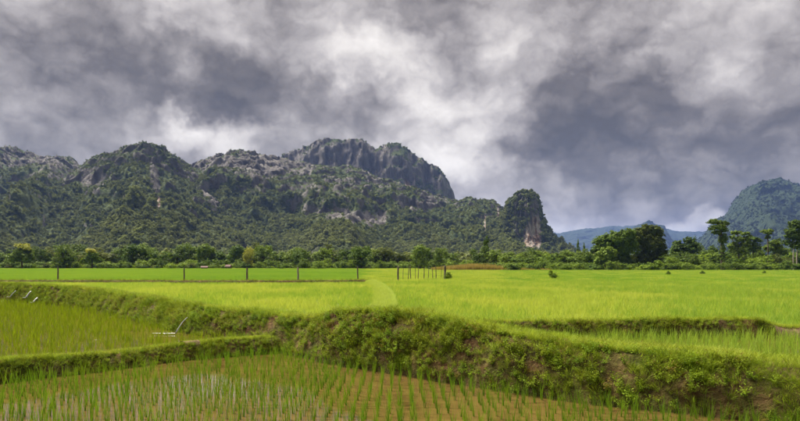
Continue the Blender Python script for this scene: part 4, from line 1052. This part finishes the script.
# larger leafy weeds one can pick out on the bund face
BIGW = [weed_mesh('weed_plant', 760+i, 13, .30, .025, 13) for i in range(4)]
for m in BIGW: m.materials.append(M['weed'])
Vm = B_main['V']; fp, fy = project(Vm[:B_main['nf']].reshape(-1, 3)); fl = Vm[:B_main['nf']].reshape(-1, 3); Nfl = np.broadcast_to(B_main['N'][None], (B_main['nf'], len(B_main['N']), 2)).reshape(-1, 2)
for j, (px, py) in enumerate([(322, 330), (338, 338), (352, 350), (378, 342), (398, 352), (420, 345), (436, 356), (458, 352), (470, 372), (492, 366), (508, 350), (524, 362), (548, 356), (560, 372), (588, 352), (600, 380), (622, 364), (640, 390), (664, 372), (690, 386), (694, 368), (724, 380), (746, 394), (772, 384), (592, 372), (536, 382)]):
    q = np.where(fl[:, 1] > 4, (fp-px)**2+(fy-py)**2, 1e9); i = int(np.argmin(q)); p = fl[i]; nn = Nfl[i]
    o = obj('weed_plant', BIGW[j % 4], None, label='bushy broad-leaved weed growing on the face of the winding bund', cat='weed', group='bushy weeds on the bund face')
    o.location = tuple(p); o.rotation_euler = (-nn[1]*.5, nn[0]*.5, r.uniform(0, 6.28)); s = r.uniform(.5, .8); o.scale = (s, s, s)

# bare clay lip where the short straight bund breaks down
cl = [P(772, 325, 14.62), P(785, 328, 14.6), P(800, 328, 14.6), P(830, 328, 14.7)]
bund('clay_bank', [(*c[:2], c[2]) for c in cl], .3, .3, .3, ZMID-.1, -.1, M['bare'], 'bare reddish clay lip at the broken end of the straight bund', seed=15, rough=.05, nf=8)
cl = [PH(184, 1.90, 14.92), PH(192, 1.90, 15.05), PH(199, 1.90, 15.15)]
bund('clay_bank', cl, .28, .22, .25, ZL-.1, ZLEFT-.1, M['bare'], 'patch of bare trodden clay on the low bund', seed=16, rough=.03, nf=8)

# ================================================================== water spilling through the bund
def spout(px0, py0, px1, py1, d, label, wid=.03, run=.2):
    s = d/F; a = np.array([(px0-400)*s, d+.12, ZC-(py0-HZ)*s]); b = np.array([(px1-400)*s, d-.12, ZC-(py1-HZ)*s])
    V = []; Fc = []; pts = []; rads = []
    for i in range(9):
        t = i/8; p = a*(1-t)+b*t; p[2] = a[2]+(b[2]-a[2])*(t**1.35); pts.append(p); rads.append(wid*(.65+.55*t)*(1+.12*math.sin(i*2.1)))
    tube(V, Fc, pts, rads, 8, int(px0))
    c = np.array([b[0], b[1], b[2]])
    root = empty('water_spout', (c[0], c[1], c[2]), 0, label=label, cat='water spout')
    V = np.array(V)-c
    obj('water_stream', mesh_np('water_stream', V, [f for f in Fc if len(set(f)) == 4], True), M['foam_glint'], root)
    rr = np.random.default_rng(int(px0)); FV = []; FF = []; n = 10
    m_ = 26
    for i in range(m_):                                # thin ragged white ribbon: drifting froth plus the water's bright reflection, painted in
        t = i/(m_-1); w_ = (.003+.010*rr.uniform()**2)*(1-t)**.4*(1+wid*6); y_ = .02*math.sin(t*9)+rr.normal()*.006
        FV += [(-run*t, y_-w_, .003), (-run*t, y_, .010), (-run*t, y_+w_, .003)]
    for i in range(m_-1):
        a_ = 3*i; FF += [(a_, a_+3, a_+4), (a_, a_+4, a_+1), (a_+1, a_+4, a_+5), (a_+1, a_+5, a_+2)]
    obj('glint_ribbon', mesh_np('glint_ribbon', FV, FF, True), M['foam_glint'], root)
    return root
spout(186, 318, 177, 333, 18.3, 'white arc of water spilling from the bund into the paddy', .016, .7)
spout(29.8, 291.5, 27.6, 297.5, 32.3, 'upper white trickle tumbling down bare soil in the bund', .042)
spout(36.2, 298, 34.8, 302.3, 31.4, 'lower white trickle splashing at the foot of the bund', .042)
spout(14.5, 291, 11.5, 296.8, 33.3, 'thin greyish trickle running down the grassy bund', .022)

# ================================================================== haze
def haze():
    x, y0, y1, z0, z1 = 9300, -9300, 9300, ZL-1.4, 365
    V = [(-x, y0, z0), (x, y0, z0), (x, y1, z0), (-x, y1, z0), (-x, y0, z1), (x, y0, z1), (x, y1, z1), (-x, y1, z1)]
    me = bpy.data.meshes.new('haze'); me.from_pydata(V, [], [(0, 3, 2, 1), (4, 5, 6, 7), (0, 1, 5, 4), (1, 2, 6, 5), (2, 3, 7, 6), (3, 0, 4, 7)]); me.update()
    m = bpy.data.materials.new('haze'); m.use_nodes = True; t = m.node_tree; t.nodes.clear()
    o = t.nodes.new('ShaderNodeOutputMaterial'); v = t.nodes.new('ShaderNodeVolumePrincipled')
    v.inputs['Color'].default_value = (.22, .34, .74, 1); v.inputs['Density'].default_value = HAZE_DENSITY; v.inputs['Anisotropy'].default_value = 0.0
    t.links.new(v.outputs[0], o.inputs['Volume'])
    h = obj('haze', me, m, label='thin pale blue haze hanging over the valley', cat='haze', kind='stuff')
    h.display_type = 'WIRE'
HAZE_DENSITY = 1.05e-4
haze()
